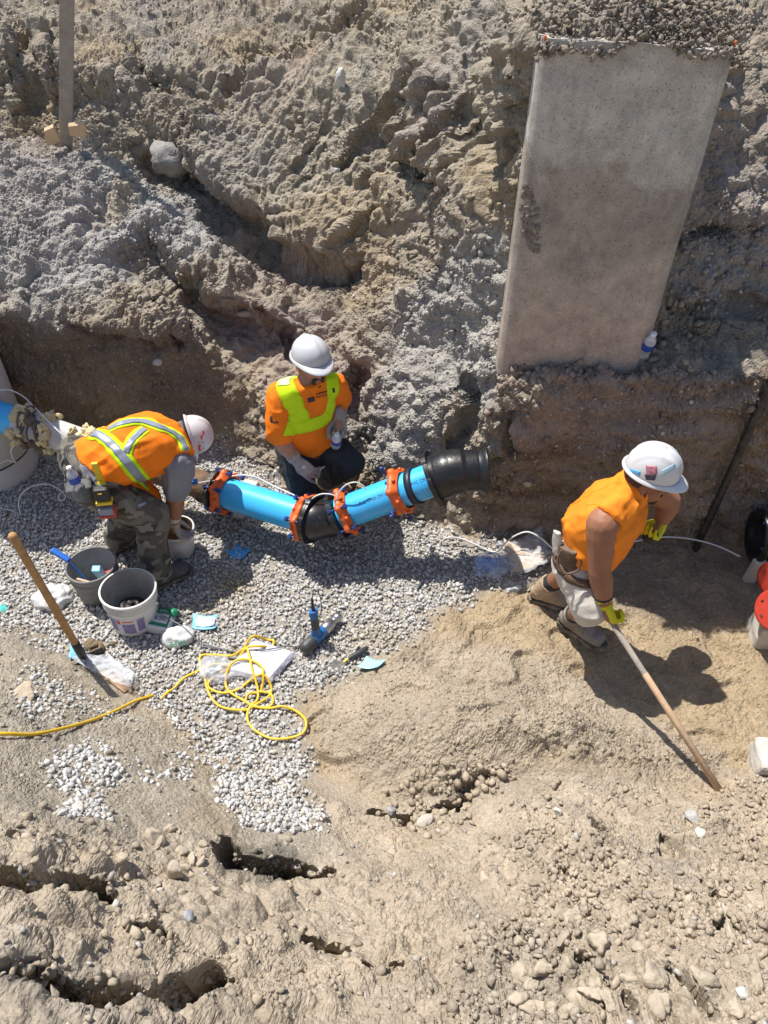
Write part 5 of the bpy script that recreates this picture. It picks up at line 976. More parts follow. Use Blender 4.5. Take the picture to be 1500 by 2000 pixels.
def water_main():
    T = thing('water_main', 'blue water pipe with black elbows and orange bolted joint rings, hung across the trench', 'pipeline', (PPT[4].x, PPT[4].y, 0))
    dA = (PPT[5]-PPT[4]).normalized(); dB = (PPT[7]-PPT[6]).normalized(); dL = (PPT[1]-PPT[0]).normalized()
    MB().tube([PPT[0], PPT[1]], .100, 40, (True, True)).build('blue_pipe', M_blue_pipe, T)
    MB().tube([PPT[1]-dL*.01, lerp(PPT[1], PPT[2], .5), PPT[2]], [.106, .102, .100], 36).build('coated_pipe', M_coat, T)
    MB().tube([PPT[2], PPT[3], PPT[4]-dA*.02], .092, 36).build('iron_pipe', M_rust_pipe, T)
    a0, a1 = PPT[4]-dA*.01, PPT[5]+dA*.01; pa = MB().tube([a0, a1], .099, 48).build('blue_pipe', M_blue_pipe, T)
    pb = MB().tube([PPT[6]-dB*.01, PPT[7]+dB*.02], .099, 48).build('blue_pipe', M_blue_pipe, T)
    # print along the pipes
    for (p, q, ob, bodytxt, tt) in ((PPT[6], PPT[7], pb, 'PVC C900 DR18', .40), (PPT[6], PPT[7], pb, 'PVC C900', .90)):
        d = (q-p).normalized(); c = p+(q-p)*tt; up = (V(0, -.62, .78)-d*V(0, -.62, .78).dot(d)).normalized(); 
        tx = text('pipe_print', bodytxt, .026, c+up*.0995, d, d.cross(up)*-1 if d.cross(up).z < 0 else d.cross(up), M_ink, ob, .0004)
    for k, (t0, t1, a0_, a1_) in enumerate(((.12, .55, .9, .35), (.30, .42, .1, -.2), (.62, .66, .25, .0), (.5, .58, -.3, -.45))):
        up0 = V(0, -.5, .85); pts = []
        for s in np.linspace(0, 1, 10): tt = t0+(t1-t0)*s; a = a0_+(a1_-a0_)*s; pts.append(PPT[4]+(PPT[5]-PPT[4])*tt+V(.0, -math.sin(.75-a*.6), math.cos(.75-a*.6)).normalized()*.0992)
        MB().tube(pts, .0016, 5).build('scratch', M_ink, pa)
    # joint at the old iron pipe
    flange(PPT[4]-dA*.045, dA, T, .130, .016, M_steel); gland(PPT[4]+dA*.01, -dA, T, 1); MB().lathe(PPT[4]-dA*.16, dA, [(0, .093), (0, .107), (.10, .111), (.12, .106)], 36).build('coupling_sleeve', M_steel, T)
    # first elbow
    e0, e1 = PPT[5]+dA*.03, PPT[6]-dB*.03; mid = (e0+e1)/2+V(0, 0, -.006)
    MB().tube(spline([e0-dA*.02, e0+dA*.015, mid, e1-dB*.015, e1+dB*.02], 6), .119, 40).build('elbow', M_blk_iron, T)
    flange(e0, dA, T, .138, .014); flange(e1, dB, T, .138, .014); gland(PPT[5]-dA*.025, dA, T, 0); gland(PPT[6]+dB*.035, -dB, T, 1.4)
    # loose ring and gasket further along, second elbow
    c = lerp(PPT[6], PPT[7], .66); gl = gland(c, -(dB+V(.0, -.28, .10)), T, .5, bolts=False)
    axl = (dB+V(.0, -.28, .10)).normalized(); x = (V(0, 0, 1)-axl*axl.z).normalized(); y = axl.cross(x)
    for a in (.05, 3.0, 4.35, 1.7): q = c+(x*math.cos(a)+y*math.sin(a))*.142-axl*.03; mb = MB(); mb.tube([q, q+(x*math.cos(a)+y*math.sin(a))*.05+axl*.01], .008, 8); mb.ball(q+(x*math.cos(a)+y*math.sin(a))*.05, .015); mb.ball(q+(x*math.cos(a)+y*math.sin(a))*.022, .013); mb.build('bolt', M_bolt, gl)
    MB().lathe(c+dB*.085, dB+V(0, -.2, .06), [(-.020, .100), (-.020, .112), (.0, .116), (.020, .112), (.020, .100)], 44).build('gasket', M_rubber, T)
    s0 = PPT[7]; s1 = PPT[8]; dC = V(1, .05, .02).normalized(); m1 = s0+dB*.075
    MB().tube(spline([s0-dB*.01, s0+dB*.05, m1+dB*.03, m1+dB*.05+dC*.06, m1+dB*.05+dC*.14], 8), [.136]*8+[.138]*8+[.134]*8+[.122]*8+[.118], 44, (True, False)).build('elbow', M_blk_iron, T)
    e = m1+dB*.05+dC*.14; fl = MB().lathe(e-dC*.015, dC, [(-.01, .115), (.02, .121), (.040, .136), (.052, .146), (.062, .147), (.064, .13), (-.08, .10), (-.12, .04)], 44).build('bell_mouth', M_blk_iron, T)
    flange(s0+dB*.005, dB, T, .158, .013); MB().lathe(e-dC*.055, dC, [(0, .112), (.0, .120), (.01, .120), (.01, .112)], 40).build('raised_band', M_blk_iron, T)
    # torn insulation and wrapping round the coupling at the left
    rr = random.Random(5); d2 = (PPT[2]-PPT[1]).normalized(); x = V(0, 0, 1)-d2*d2.z; x.normalize(); y = d2.cross(x)
    def tuft(t, a, rad, r, m, nm, seed):
        c = PPT[1]+d2*t+(x*math.cos(a)+y*math.sin(a))*rad; v, f = rock_template(seed, 3, 0, .0); v = v*(1+.45*fbm(v*1.8+seed, 3))[:, None]+v*(.28*fbm(v*5+seed*3, 3))[:, None]; v = v*np.array([r*rr.uniform(.8, 1.4), r*rr.uniform(.7, 1.1), r*rr.uniform(.5, .8)]); R_ = rand_rot(1, np.random.default_rng(seed))[0]; v = v @ R_.T
        MB().add([c+Vector(p) for p in v.tolist()], f.tolist(), True).build(nm, m, T)
    for k in range(46):
        t = rr.choice([rr.uniform(-.03, .08), rr.uniform(.17, .25), rr.uniform(.36, .56)]); a = rr.uniform(-.9, 3.6) if t < .3 else rr.uniform(-.7, .9); tuft(t, a, .098+rr.uniform(0, .025), rr.uniform(.024, .042), M_foam, 'insulation_tuft', 200+k)
    for k in range(9): tuft(rr.uniform(.05, .20), rr.uniform(-.3, 2.9), .095+rr.uniform(0, .02), rr.uniform(.028, .048), M_wrap, 'torn_wrapping', 300+k)
    cb = MB()
    for k in range(7):
        pts = [PPT[1]+d2*(.02+.03*k+.03*math.sin(a*1.5+k))+(x*math.cos(a)+y*math.sin(a))*(.115+.02*math.sin(3*a+k)) for a in np.linspace(-.6+k*.2, 3.4-k*.1, 16)]; cb.tube(pts, .007+.003*(k % 2), 6)
    cb.build('wrapping_strip', M_wrap, T)
    # tracer wire taped along the top
    wires = [[at(0, 762, .72), at(20, 762, .72), at(45, 774, .66), at(62, 790, .64), at(80, 808, .63), at(110, 838, .60), at(130, 858, .55)], [at(376, 946, .42), at(400, 941, .40), at(430, 938, .38)], [at(432, 934, .36), at(470, 928, .38), at(500, 932, .39), at(530, 947, .40), at(570, 965, .42), at(603, 982, .44)],
             [at(604, 984, .44), at(612, 972, .50), at(628, 965, .52), at(648, 966, .52), at(658, 972, .50)], [at(656, 984, .46), at(662, 962, .54), at(676, 947, .60), at(694, 942, .62), at(708, 948, .60), at(717, 958, .57)], [at(538, 920, .50), at(542, 930, .44), at(543, 946, .40)],
             [at(816, 1022, .42), at(822, 1035, .30), at(818, 1052, .12), at(812, 1066, .03)]]
    for w_ in wires: MB().tube(spline(w_, 8), .0042, 7).build('tracer_wire', M_wire, T)
    MB().box(at(380, 941, .43), (.035, .03, .03), bev=.004).build('wire_connector', M_blue_pl, T)
water_main()
def wire(name, pts, m, r, label, cat='wire', n=10):
    return tag(MB().tube(spline(pts, n), r, 8).build(name, m), label, cat)
wire('wire', [at(860, 1058, .02), at(875, 1050, .06), at(900, 1052, .05), at(930, 1064, .03), at(965, 1078, .02), at(985, 1062, .10), at(1005, 1047, .18), at(1030, 1039, .22), at(1055, 1050, .20), at(1078, 1070, .14), at(1098, 1084, .10), at(1140, 1080, .10), at(1200, 1066, .09), at(1252, 1055, .09), at(1300, 1049, .10), at(1350, 1053, .11), at(1400, 1066, .12), at(1446, 1087, .14)], M_wire, .0052, 'white wire arching over the ground from the gravel to the black pipe socket')
wire('wire', [at(0, 992, .02), at(25, 998, .02), at(40, 1005, .02), at(36, 985, .05), at(42, 965, .10), at(65, 949, .14), at(95, 946, .14), at(118, 958, .10), at(128, 970, .06), at(120, 978, .05), at(114, 970, .07), at(124, 960, .08), at(136, 963, .06), at(143, 976, .03)], M_wire, .0045, 'white wire curling over the shaded gravel beside the manhole')
wire('wire', [at(-5, 908, .30), at(14, 899, .30), at(30, 903, .27), at(24, 893, .30), at(22, 878, .36), at(30, 868, .42), at(42, 866, .46)], M_wire, .0045, 'short white wire looping in front of the manhole below the blue pipe')
# blocks below the pipe
def block(name, c, size, rotz, m, label, cat, seed=0, group=None, bev=.012, tilt=(0, 0)):
    mb = MB(); R = Matrix.Rotation(rotz, 3, 'Z') @ Matrix.Rotation(tilt[0], 3, 'X') @ Matrix.Rotation(tilt[1], 3, 'Y'); mb.box(c, size, R, 1., bev); return tag(mb.build(name, m, smooth=False), label, cat, group)
c = at(462, 972, .04); block('concrete_block', c, (.22, .30, .10), -.25, M_conc_w, 'pale concrete block lying under the pipe joint', 'block')

# ---- pails
def pail(name, cx, cy, z0, h, rt, rb, m_out, m_in, label, tilt=V(0, 0, 1), lab=False, bail=None, ribs=3, cat='bucket'):
    T = thing(name, label, cat, (cx, cy, z0)); o = V(cx, cy, z0); ax = tilt.normalized(); pr = [(0, .01), (0, rb-.006), (.008, rb)]
    pr += [(h*.62, rb+(rt-rb)*.62)]
    for k in range(ribs): hh = h*(.70+.07*k); rr = rb+(rt-rb)*hh/h; pr += [(hh, rr), (hh+.003, rr+.006), (hh+.009, rr+.006), (hh+.012, rr)]
    pr += [(h-.012, rt), (h-.010, rt+.007), (h, rt+.006), (h+.001, rt-.004)]
    body_ = MB().lathe(o, ax, pr, 56).build('shell', m_out, T)
    MB().lathe(o, ax, [(h, rt-.005), (h*.5, (rt+rb)/2-.006), (.012, rb-.006), (.010, .005)], 56).build('lining', m_in, T)
    if bail:
        x = Vector(bail).normalized(); y = ax.cross(x); pts = [o+ax*(h*.86)+x*(rt+.012)*math.cos(a)+(y*.93-ax*.36)*(rt+.03)*math.sin(a) for a in np.linspace(0, math.pi, 22)]; MB().tube(pts, .0028, 6).build('wire_handle', M_silver_m, T)
        for s in (-1, 1): MB().ball(o+ax*(h*.86)+x*(rt+.006)*s, .012).build('handle_ear', m_out, T)
    return T, o, ax
pt = at(245, 1150, .275); PW, po, pax = pail('pail', pt.x, pt.y, .005, .27, .150, .130, M_white_pl, M_cement, 'large off-white pail with a printed label, in front of the darker pail', V(.04, .02, 1), ribs=3)
# printed label wrapped on the near side of the pail
def pail_label():
    for (a0, a1, h0, h1, m, nm) in ((-2.45, -.75, .03, .165, M_paper, 'label'), (-2.35, -2.0, .05, .155, M_purple, 'label_panel'), (-1.75, -1.25, .04, .125, M_purple, 'label_panel'), (-1.15, -.85, .05, .155, M_purple, 'label_panel'), (-1.95, -1.80, .12, .155, M_red, 'label_panel'), (-1.72, -1.28, .14, .15, M_red, 'label_panel')):
        vs = []; na, nh = 14, 4; ex = .0008 if nm == 'label' else .0016
        for j in range(nh+1):
            h = h0+(h1-h0)*j/nh; rr = .130+(.150-.130)*h/.27+ex
            for i in range(na+1): a = a0+(a1-a0)*i/na; vs.append(po+pax*h+V(math.cos(a), math.sin(a), 0)*rr)
        k = na+1; MB().add(vs, [(j*k+i, j*k+i+1, (j+1)*k+i+1, (j+1)*k+i) for j in range(nh) for i in range(na)], True).build(nm, m, PW)
pail_label()
def rope_coil(name, c, m, label, R=.07, r=.016, turns=4, seed=0, cat='hose'):
    rr = random.Random(seed); pts = []
    for k in range(turns*14): a = k/14*2*math.pi; q = R*(.75+.3*math.sin(a*.37+seed)); pts.append(c+V(math.cos(a)*q, math.sin(a)*q, .012*k/14+.012*math.sin(a*1.7)))
    return tag(MB().tube(pts, r, 8).build(name, m), label, cat)
rope_coil('hose', po+V(-.005, .02, .06), M_black, 'coiled black hose lying inside the off-white pail', .062, .02, 4, 3)
MB_ = MB(); q = po+V(.03, -.05, .09); MB_.lathe(q, (.75, .35, .42), [(0, .002), (.0, .014), (.03, .018), (.15, .018), (.155, .004)], 14); tag(MB_.build('fitting', M_silver_m), 'bare metal fitting leaning inside the off-white pail', 'pipe fitting')
pt = at(179, 1102, .24); PD, pd, dax = pail('pail', pt.x, pt.y, .005, .235, .140, .126, M_grey_pl, M_cement, 'dark cement-stained pail with tools in it, left of the larger pail', V(-.02, .0, 1), ribs=1, bail=(.9, -.45, 0))
tag(MB().box(pd+V(.02, .02, .13), (.05, .04, .17), Matrix.Rotation(.35, 3, 'X'), 1, .006).build('plastic_case', M_card_b), 'pale blue plastic case standing in the dark pail', 'case')
tag(MB().tube([pd+V(-.10, -.03, .14), pd+V(.05, -.10, .17)], .008, 8).build('chisel', M_pale_wood), 'grey flat bar lying across the tools in the dark pail', 'tool')
tag(MB().box(pd+V(.07, .03, .08), (.06, .10, .06), Matrix.Rotation(.5, 3, 'Z'), 1, .01).build('pliers', M_red_paint), 'red-handled tool at the bottom of the dark pail', 'tool')
MB_ = MB(); q = pd+V(-.135, .02, .225); MB_.box(q+V(-.055, .03, .035), (.12, .035, .022), Matrix.Rotation(-.35, 3, 'Z') @ Matrix.Rotation(.45, 3, 'Y'), 1, .006); MB_.tube([q, q+V(.09, -.04, -.14)], .006, 8); tag(MB_.build('brush', M_blue_pl), 'blue plastic handle sticking out of the dark pail', 'tool')
pt = at(343, 1032, .20); PS, psm, _ = pail('pail', pt.x, pt.y, .005, .20, .108, .086, M_white_pl, mat('brown_grease', (.13, .075, .04), .6, .4, 20, .7, 60, dirt=(.36, .3, .22), dirt_scale=14, dirt_amt=.4), 'small white pail with brown greasy lining under the worker’s hands'.replace('’', "'"), ribs=0)

# ---- shovel, bags and sheets near the pails
def shovel():
    a, b = at(24, 1046, 1.02), at(150, 1262, .20); d = (b-a).normalized(); T = thing('shovel', 'long wooden-handled shovel stuck upright in the earth at the gravel edge', 'shovel', (b.x, b.y, 0))
    MB().lathe(a, d, [(-.012, .002), (-.010, .014), (0, .021), (.05, .0205), (.25, .019), ((b-a).length*.62, .0205), ((b-a).length, .019)], 18).build('handle', M_wood, T)
    MB().lathe(b-d*.03, d, [(0, .0195), (0, .023), (.10, .023), (.17, .016), (.17, .002)], 16).build('socket', M_steel, T)
    n_ = V(.75, -.62, .2); n_ = (n_-d*n_.dot(d)).normalized(); s = d.cross(n_); c = b+d*.11; vs = []; NN, MM = 10, 10
    for j in range(MM+1):
        t = j/MM; w_ = .105*(1-.18*t) if t < .6 else .105*(.89)*math.sqrt(max(0, 1-((t-.6)/.4)**2))+.002
        for i in range(NN+1): u = 2*i/NN-1; vs.append(c+d*.27*t+s*w_*u+n_*(.03*u*u-.012+.02*t*(1-t)))
    k = NN+1; o = MB().add(vs, [(j*k+i, j*k+i+1, (j+1)*k+i+1, (j+1)*k+i) for j in range(MM) for i in range(NN)], True).build('blade', M_steel, T); q = o.modifiers.new('t', 'SOLIDIFY'); q.thickness = .003
shovel()
def bits(name, px, py, n, rad, size, col, label, cat, seed):
    r = np.random.default_rng(seed); c = gh(px, py); mb = MB()
    for k in range(n):
        v, f = rock_template(seed*50+k, 2, 5, .06); s_ = size*r.uniform(.5, 1.3); R_ = rand_rot(1, r)[0]; o = np.array([r.normal(0, rad), r.normal(0, rad*.7), r.uniform(0, rad*.7)]); v = v*(1+.3*fbm(v*2.5+k, 2))[:, None]; v = (v*s_) @ R_.T+o; mb.add([c+Vector(p) for p in v.tolist()], f.tolist(), True)
    return tag(mb.build(name, mat(name+'_earth', col, .95, .3, 25, .9, 110)), label, cat)
bits('mud_clump', 190, 1268, 9, .035, .034, (.20, .145, .085), 'brown mud clump on the gravel just behind the shovel', 'clump', 9)
sheet('plastic_sheet', [(132, 1291), (215, 1288), (268, 1325), (258, 1356)], M_film, None, .03, .03, 12, .001, 3, 'torn clear plastic sheet caught beside the shovel blade', 'plastic sheet', lumps=.03)
tag(sheet('wood_strip', [(196, 1315), (222, 1308), (262, 1345), (244, 1354)], M_pale_wood, None, .015, .0, 2, .012, 4), 'short pale wooden strip under the clear plastic by the shovel', 'board')
sheet('blue_sheet', [(140, 1263), (175, 1266), (169, 1292), (136, 1290)], M_card_b, None, .012, .02, 6, .001, 1, 'light blue sheet lying behind the shovel socket', 'sheet', 'light blue wrapper sheets')
sheet('blue_sheet', [(443, 1084), (463, 1068), (491, 1079), (469, 1099)], mat('mid_blue_sheet', (.05, .33, .70), .4, .12, 30), None, .016, .02, 6, .001, 2, 'darker blue sheet lying in the shade below the pipe', 'sheet', 'light blue wrapper sheets')
o = sheet('blue_sheet', [(379, 1207), (426, 1206), (423, 1236), (375, 1233)], M_card_b, None, .02, .02, 6, .001, 5, 'flat light blue sheet with pale print right of the white bags', 'sheet', 'light blue wrapper sheets')
sheet('blue_sheet', [(697, 1309), (716, 1287), (753, 1294), (732, 1311)], mat('cyan_sheet', (.33, .66, .70), .45, .08, 25), None, .014, .02, 6, .001, 7, 'pale cyan sheet lying on the sand below the trowel', 'sheet', 'light blue wrapper sheets')
pr = [(388, 1210), (414, 1209), (417, 1230), (384, 1229)]; q = sheet('pale_print', pr, mat('pale_print', (.50, .72, .80), .5, .3, 40), o, .024, .012, 4, .001, 5)
q = sheet('pale_print', [(417, 1212), (421, 1212), (420, 1228), (416, 1228)], mat('pink_print', (.62, .42, .46), .5), o, .026, .012, 2, .001, 5)
lump_bag('white_bag', 105, 1172, (.10, .085), M_bagw, 'crumpled white plastic bag on the gravel left of the dark pail', 'bag', 2, .42, .035)
lump_bag('teal_scrap', 4, 1190, (.035, .03), M_teal, 'small teal scrap at the left edge of the gravel', 'scrap', 4, .3, .012)
# tape package and bag
def tape_box():
    a, b, c, d = [gh(*q, .075) for q in ((299, 1199), (345, 1206), (331, 1246), (283, 1235))]; T = thing('tape_box', 'white box with green printed top beside the off-white pail', 'box', ((a+c)/2)[:])
    dn = V(0, 0, -.075); mb = MB(); mb.add([a, b, c, d, a+dn, b+dn, c+dn, d+dn], [(0, 3, 2, 1), (3, 7, 6, 2), (2, 6, 5, 1), (1, 5, 4, 0), (0, 4, 7, 3), (4, 5, 6, 7)]); o = mb.build('carton', M_paper, T); bv_ = o.modifiers.new('b', 'BEVEL'); bv_.width = .004; bv_.segments = 2
    up = V(0, 0, .003); lp = lambda s, t: (a*(1-s)+b*s)*(1-t)+(d*(1-s)+c*s)*t+up
    MB().add([lp(.02, .02), lp(.98, .02), lp(.98, .92), lp(.02, .92)], [(0, 3, 2, 1)]).build('green_top', M_green, T)
    up2 = V(0, 0, .0045); MB().add([p+V(0, 0, .0015) for p in (lp(.30, .32), lp(.92, .32), lp(.92, .78), lp(.30, .78))], [(0, 3, 2, 1)]).build('white_panel', M_paper, T)
    xd, yd = (a-b), (c-b); text('print', 'TAPE', .022, lp(.62, .17)+V(0, 0, .002), xd, yd, M_paper, T, .0004); text('print', 'DC3', .036, lp(.62, .55)+V(0, 0, .004), xd, yd, M_ink, T, .0004)
tape_box()
bg = lump_bag('tape_bag', 349, 1250, (.088, .062), M_bagw, 'white tape bag with green TAPE lettering beside the green box', 'bag', 7, .55, .016, rot=.2)
bgv = bvh_of(bg); 
c_ = on(bgv, 350, 1256); text('lettering', 'TAPE', .042, c_+V(.0, -.016, .02), V(-.97, -.22, .05), V(.12, -.55, -.6), M_green, bg, .004)
tag(MB().lathe(gh(341, 1212, .06), (.5, -.3, .8), [(0, .002), (.0, .024), (.035, .024), (.037, .004)], 20).build('tape_roll', M_green), 'small green tape roll between the green box and the white bag', 'tape roll')
# white package and clear bag under the yellow cord
def package():
    a, b, c, d = [gh(*q, .055) for q in ((497, 1260), (573, 1284), (528, 1336), (451, 1318))]; T = thing('package', 'flat white wrapped package under the loops of yellow cord', 'package', ((a+c)/2)[:]); dn = V(0, 0, -.055)
    o = MB().add([a, b, c, d, a+dn, b+dn, c+dn, d+dn], [(0, 3, 2, 1), (3, 7, 6, 2), (2, 6, 5, 1), (1, 5, 4, 0), (0, 4, 7, 3), (4, 5, 6, 7)]).build('carton', M_paper, T); q = o.modifiers.new('b', 'BEVEL'); q.width = .006; q.segments = 3
    f = MB(); n = 10; vs = []
    for j in range(n+1):
        for i in range(n+1): s, t = i/n*1.16-.08, j/n*1.16-.08; p = (a*(1-s)+b*s)*(1-t)+(d*(1-s)+c*s)*t; e = max(0, abs(s-.5)-.5, abs(t-.5)-.5); vs.append(p+V(0, 0, .006-e*.35)+V(0, 0, .006*math.sin(i*2.1+j*1.3)))
    k = n+1; o = f.add(vs, [(j*k+i, (j+1)*k+i, (j+1)*k+i+1, j*k+i+1) for j in range(n) for i in range(n)], True).build('wrapping_film', film_mat('package_film', (.7, .7, .82), .25), T)
    e = (b-c).normalized(); nrm_ = e.cross(V(0, 0, 1)); 
    for k in range(9): s = .12+.085*k; p = c*(1-s)+b*s+V(0, 0, -.027)+nrm_*.004*(1 if nrm_.y < 0 else -1); MB().box(p, (.010 if k % 3 else .005, .003, .020), Matrix((e, nrm_, V(0, 0, 1))).transposed()).build('print_mark', M_purple, T)
package()
lump_bag('clear_bag', 425, 1312, (.10, .075), M_film, 'crumpled clear plastic bag left of the white package', 'bag', 11, .35, .03, rot=-.3)
boxpoly = [(492, 1256), (578, 1284), (530, 1342), (446, 1320)]
def inpoly(x, y, pl):
    c = False
    for (x1, y1), (x2, y2) in zip(pl, pl[1:]+pl[:1]):
        if (y1 > y) != (y2 > y) and x < (x2-x1)*(y-y1)/(y2-y1)+x1: c = not c
    return c
def ycord():
    T = thing('extension_cord', 'yellow extension cord looped over the white package and trailing up the near bank', 'extension cord', gh(480, 1400)[:])
    z5 = [(0,985),(60,930),(140,885),(240,845),(350,850),(430,785),(520,775),(570,745),(586,710),(545,699),(470,718),(410,757),(388,800),(350,850),(262,905),(206,950),(214,988),(290,1014),(380,990),(450,942),(530,935),(572,980),(556,1030),(490,1080),(430,1108),(340,1112),(260,1082),(210,1020),(182,920),(155,845),(163,797),(230,788),(340,797),(425,783),(448,820),(465,900),(492,985),(490,1050),(455,1090),(433,1130),(440,1190),(490,1242),(580,1280),(690,1276),(760,1240),(774,1180),(722,1120),(640,1095),(560,1100),(480,1095),(400,1050),(322,1000),(306,930),(350,872),(430,850),(505,876),(532,930),(510,1000),(442,1020),(424,1060),(470,1094),(550,1094),(582,1065),(565,1015),(500,1005)]
    main = [(340+x/3, 1020+y/3) for x, y in z5]; first = [(-30, 1438), (20, 1440), (70, 1438), (140, 1425), (190, 1408), (230, 1392), (265, 1374), (300, 1362)]; link = [(316, 1368), (328, 1358)]
    rr = random.Random(3)
    def P_(q, k):
        base = .016+(.052 if inpoly(*q, boxpoly) else 0)+.010*math.sin(k*1.7)**2; return gh(q[0], q[1], base)
    MB().tube(spline([P_(q, k) for k, q in enumerate(first)], 10), .0078, 8).build('cord', M_yellow, T); MB().tube(spline([P_(q, k) for k, q in enumerate(link+main)], 8), .0068, 8).build('cord', M_yellow, T)
    p = gh(418, 1321, .03); MB().lathe(p, (-.9, -.3, .2), [(-.03, .004), (-.03, .014), (0, .02), (.03, .019), (.035, .004)], 14).build('plug', M_black, T)
ycord()
# corded drill with its handle up
def drill():
    a, b = gh(592, 1282, .055), gh(664, 1214, .055); d = (b-a).normalized(); L = (b-a).length; T = thing('power_drill', 'blue and grey corded power wrench on the gravel with its grip upright', 'power tool', ((a+b)/2)[:])
    MB().lathe(a, d, [(0, .004), (.004, .026), (.02, .036), (.085, .037), (.09, .034)], 24).build('motor_housing', M_dgrey, T); MB().lathe(a, d, [(.088, .034), (.095, .037), (L*.52, .034), (L*.58, .026)], 24).build('body', M_blue_tool, T)
    MB().lathe(a, d, [(L*.56, .028), (L*.58, .034), (L*.78, .031), (L*.80, .022), (L*.86, .022), (L*.86, .027), (L*.99, .027), (L, .022), (L, .004)], 20).build('chuck', M_silver_m, T)
    g0 = a+d*.12+V(0, 0, .02); g1 = at(612, 1192, .25); gd = (g1-g0).normalized(); x = gd.cross(d).normalized(); y = gd.cross(x)
    def lo(h0, h1, r0, r1, nm, m): MB().ring_loft([[g0+gd*h+(x*math.cos(q)*.8+y*math.sin(q)*1.15)*r for q in (2*math.pi*k/18 for k in range(18))] for h, r in ((h0, r0), ((h0+h1)/2, (r0+r1)/2*1.04), (h1, r1))]).build(nm, m, T)
    GL = (g1-g0).length; lo(0, GL*.28, .030, .024, 'grip_base', M_blue_tool); lo(GL*.26, GL*.72, .0235, .022, 'rubber_grip', M_dgrey); lo(GL*.70, GL, .024, .026, 'grip_cap', M_blue_tool)
    MB().box(a+d*.14+V(-.02, -.045, .0), (.06, .006, .02), Matrix.Rotation(.7, 3, 'Z')).build('badge', M_paper, T)
    t = g1+gd*.0; MB().lathe(t, gd, [(0, .010), (.05, .007), (.085, .006)], 12).build('cable_sleeve', M_black, T)
    pts = [t+gd*.08, t+gd*.15+V(.02, 0, 0), t+gd*.10+V(.05, -.02, 0), t+V(.03, -.03, -.02), gh(590, 1225, .12), gh(587, 1262, .02), gh(560, 1275, .06), gh(520, 1284, .07), gh(470, 1280, .03), gh(430, 1270, .02), gh(395, 1262, .03), gh(360, 1240, .08), gh(315, 1218, .10), gh(308, 1208, .12), gh(325, 1202, .10), gh(355, 1205, .04), gh(378, 1215, .03)]
    MB().tube(spline(pts, 8), .0036, 7).build('cable', M_greywire, T)
    MB().tube(spline([gh(386, 1240, .01), gh(389, 1250, .02), gh(386, 1262, .015), gh(410, 1268, .015), gh(440, 1272, .02)], 8), .0036, 7).build('cable', M_greywire, T)
drill()
def trowel():
    a, b = gh(718, 1272, .03), gh(676, 1295, .03); d = (b-a).normalized(); T = thing('trowel', 'black-handled pointing trowel half sunk in the sand edge', 'trowel', a[:])
    MB().lathe(a, d, [(0, .003), (.003, .014), (.06, .016), (.115, .013), (.13, .008)], 14).build('handle', M_dgrey, T); MB().tube([a+d*.125, a+d*.16+V(0, 0, -.012)], .006, 8).build('shank', M_yell, T)
    s = d.cross(V(0, 0, 1)).normalized(); o = MB().add([a+d*.155+s*.008+V(0, 0, -.012), a+d*.19+s*.045+V(0, 0, -.016), a+d*.34+V(0, 0, -.03), a+d*.19-s*.045+V(0, 0, -.016), a+d*.155-s*.008+V(0, 0, -.012)], [(0, 1, 2, 3, 4)]).build('blade', M_steel, T); q = o.modifiers.new('t', 'SOLIDIFY'); q.thickness = .002
trowel()
# cardboard and bags by the walking worker
sheet('cardboard', [(981, 1072), (1046, 1060), (1074, 1108), (1002, 1134)], M_kraft, None, .05, .03, 10, .004, 6, 'tan cardboard piece on the gravel at the walking worker\'s heel', 'cardboard', lumps=.02)
sheet('clear_wrapper', [(962, 1082), (1052, 1050), (1080, 1112), (1000, 1146)], film_mat('thin_film', (.74, .77, .82), .07), None, .06, .04, 14, .001, 9, 'clear plastic wrapper spread over the tan cardboard', 'wrapper', lumps=.05)
lump_bag('blue_bag', 955, 1112, (.10, .085), M_film_b, 'clear bag with blue contents beside the tan cardboard', 'bag', 14, .5, .035)
bl = lump_bag('blue_cloth', 950, 1106, (.055, .04), M_blue_pl, 'crumpled blue plastic inside the clear bag', 'plastic', 15, .45, .025, lift=.01)
lump_bag('film_scrap', 1000, 1150, (.05, .035), M_film, 'small clear film scrap at the toe of the tan boot', 'scrap', 16, .3, .02)
# pole in the worker's hand
p0 = J3['haR']+pole_dir*-.02; tip = at(1400, 1535, z=gz(1.55, 1.75)+.02); d = (tip-p0).normalized()
T = thing('pole', 'long pale wooden pole held by the walking worker', 'pole', p0[:]); L = (tip-p0).length; MB().lathe(p0-d*.10, d, [(0, .004), (0, .0145), (.42, .0145), (.425, .0155)], 14).build('grey_section', M_grey_wood, T); MB().lathe(p0-d*.10, d, [(.424, .0145), (.43, .0165), (L+.16, .0165), (L+.16, .003)], 14).build('bare_section', M_pale_wood, T)
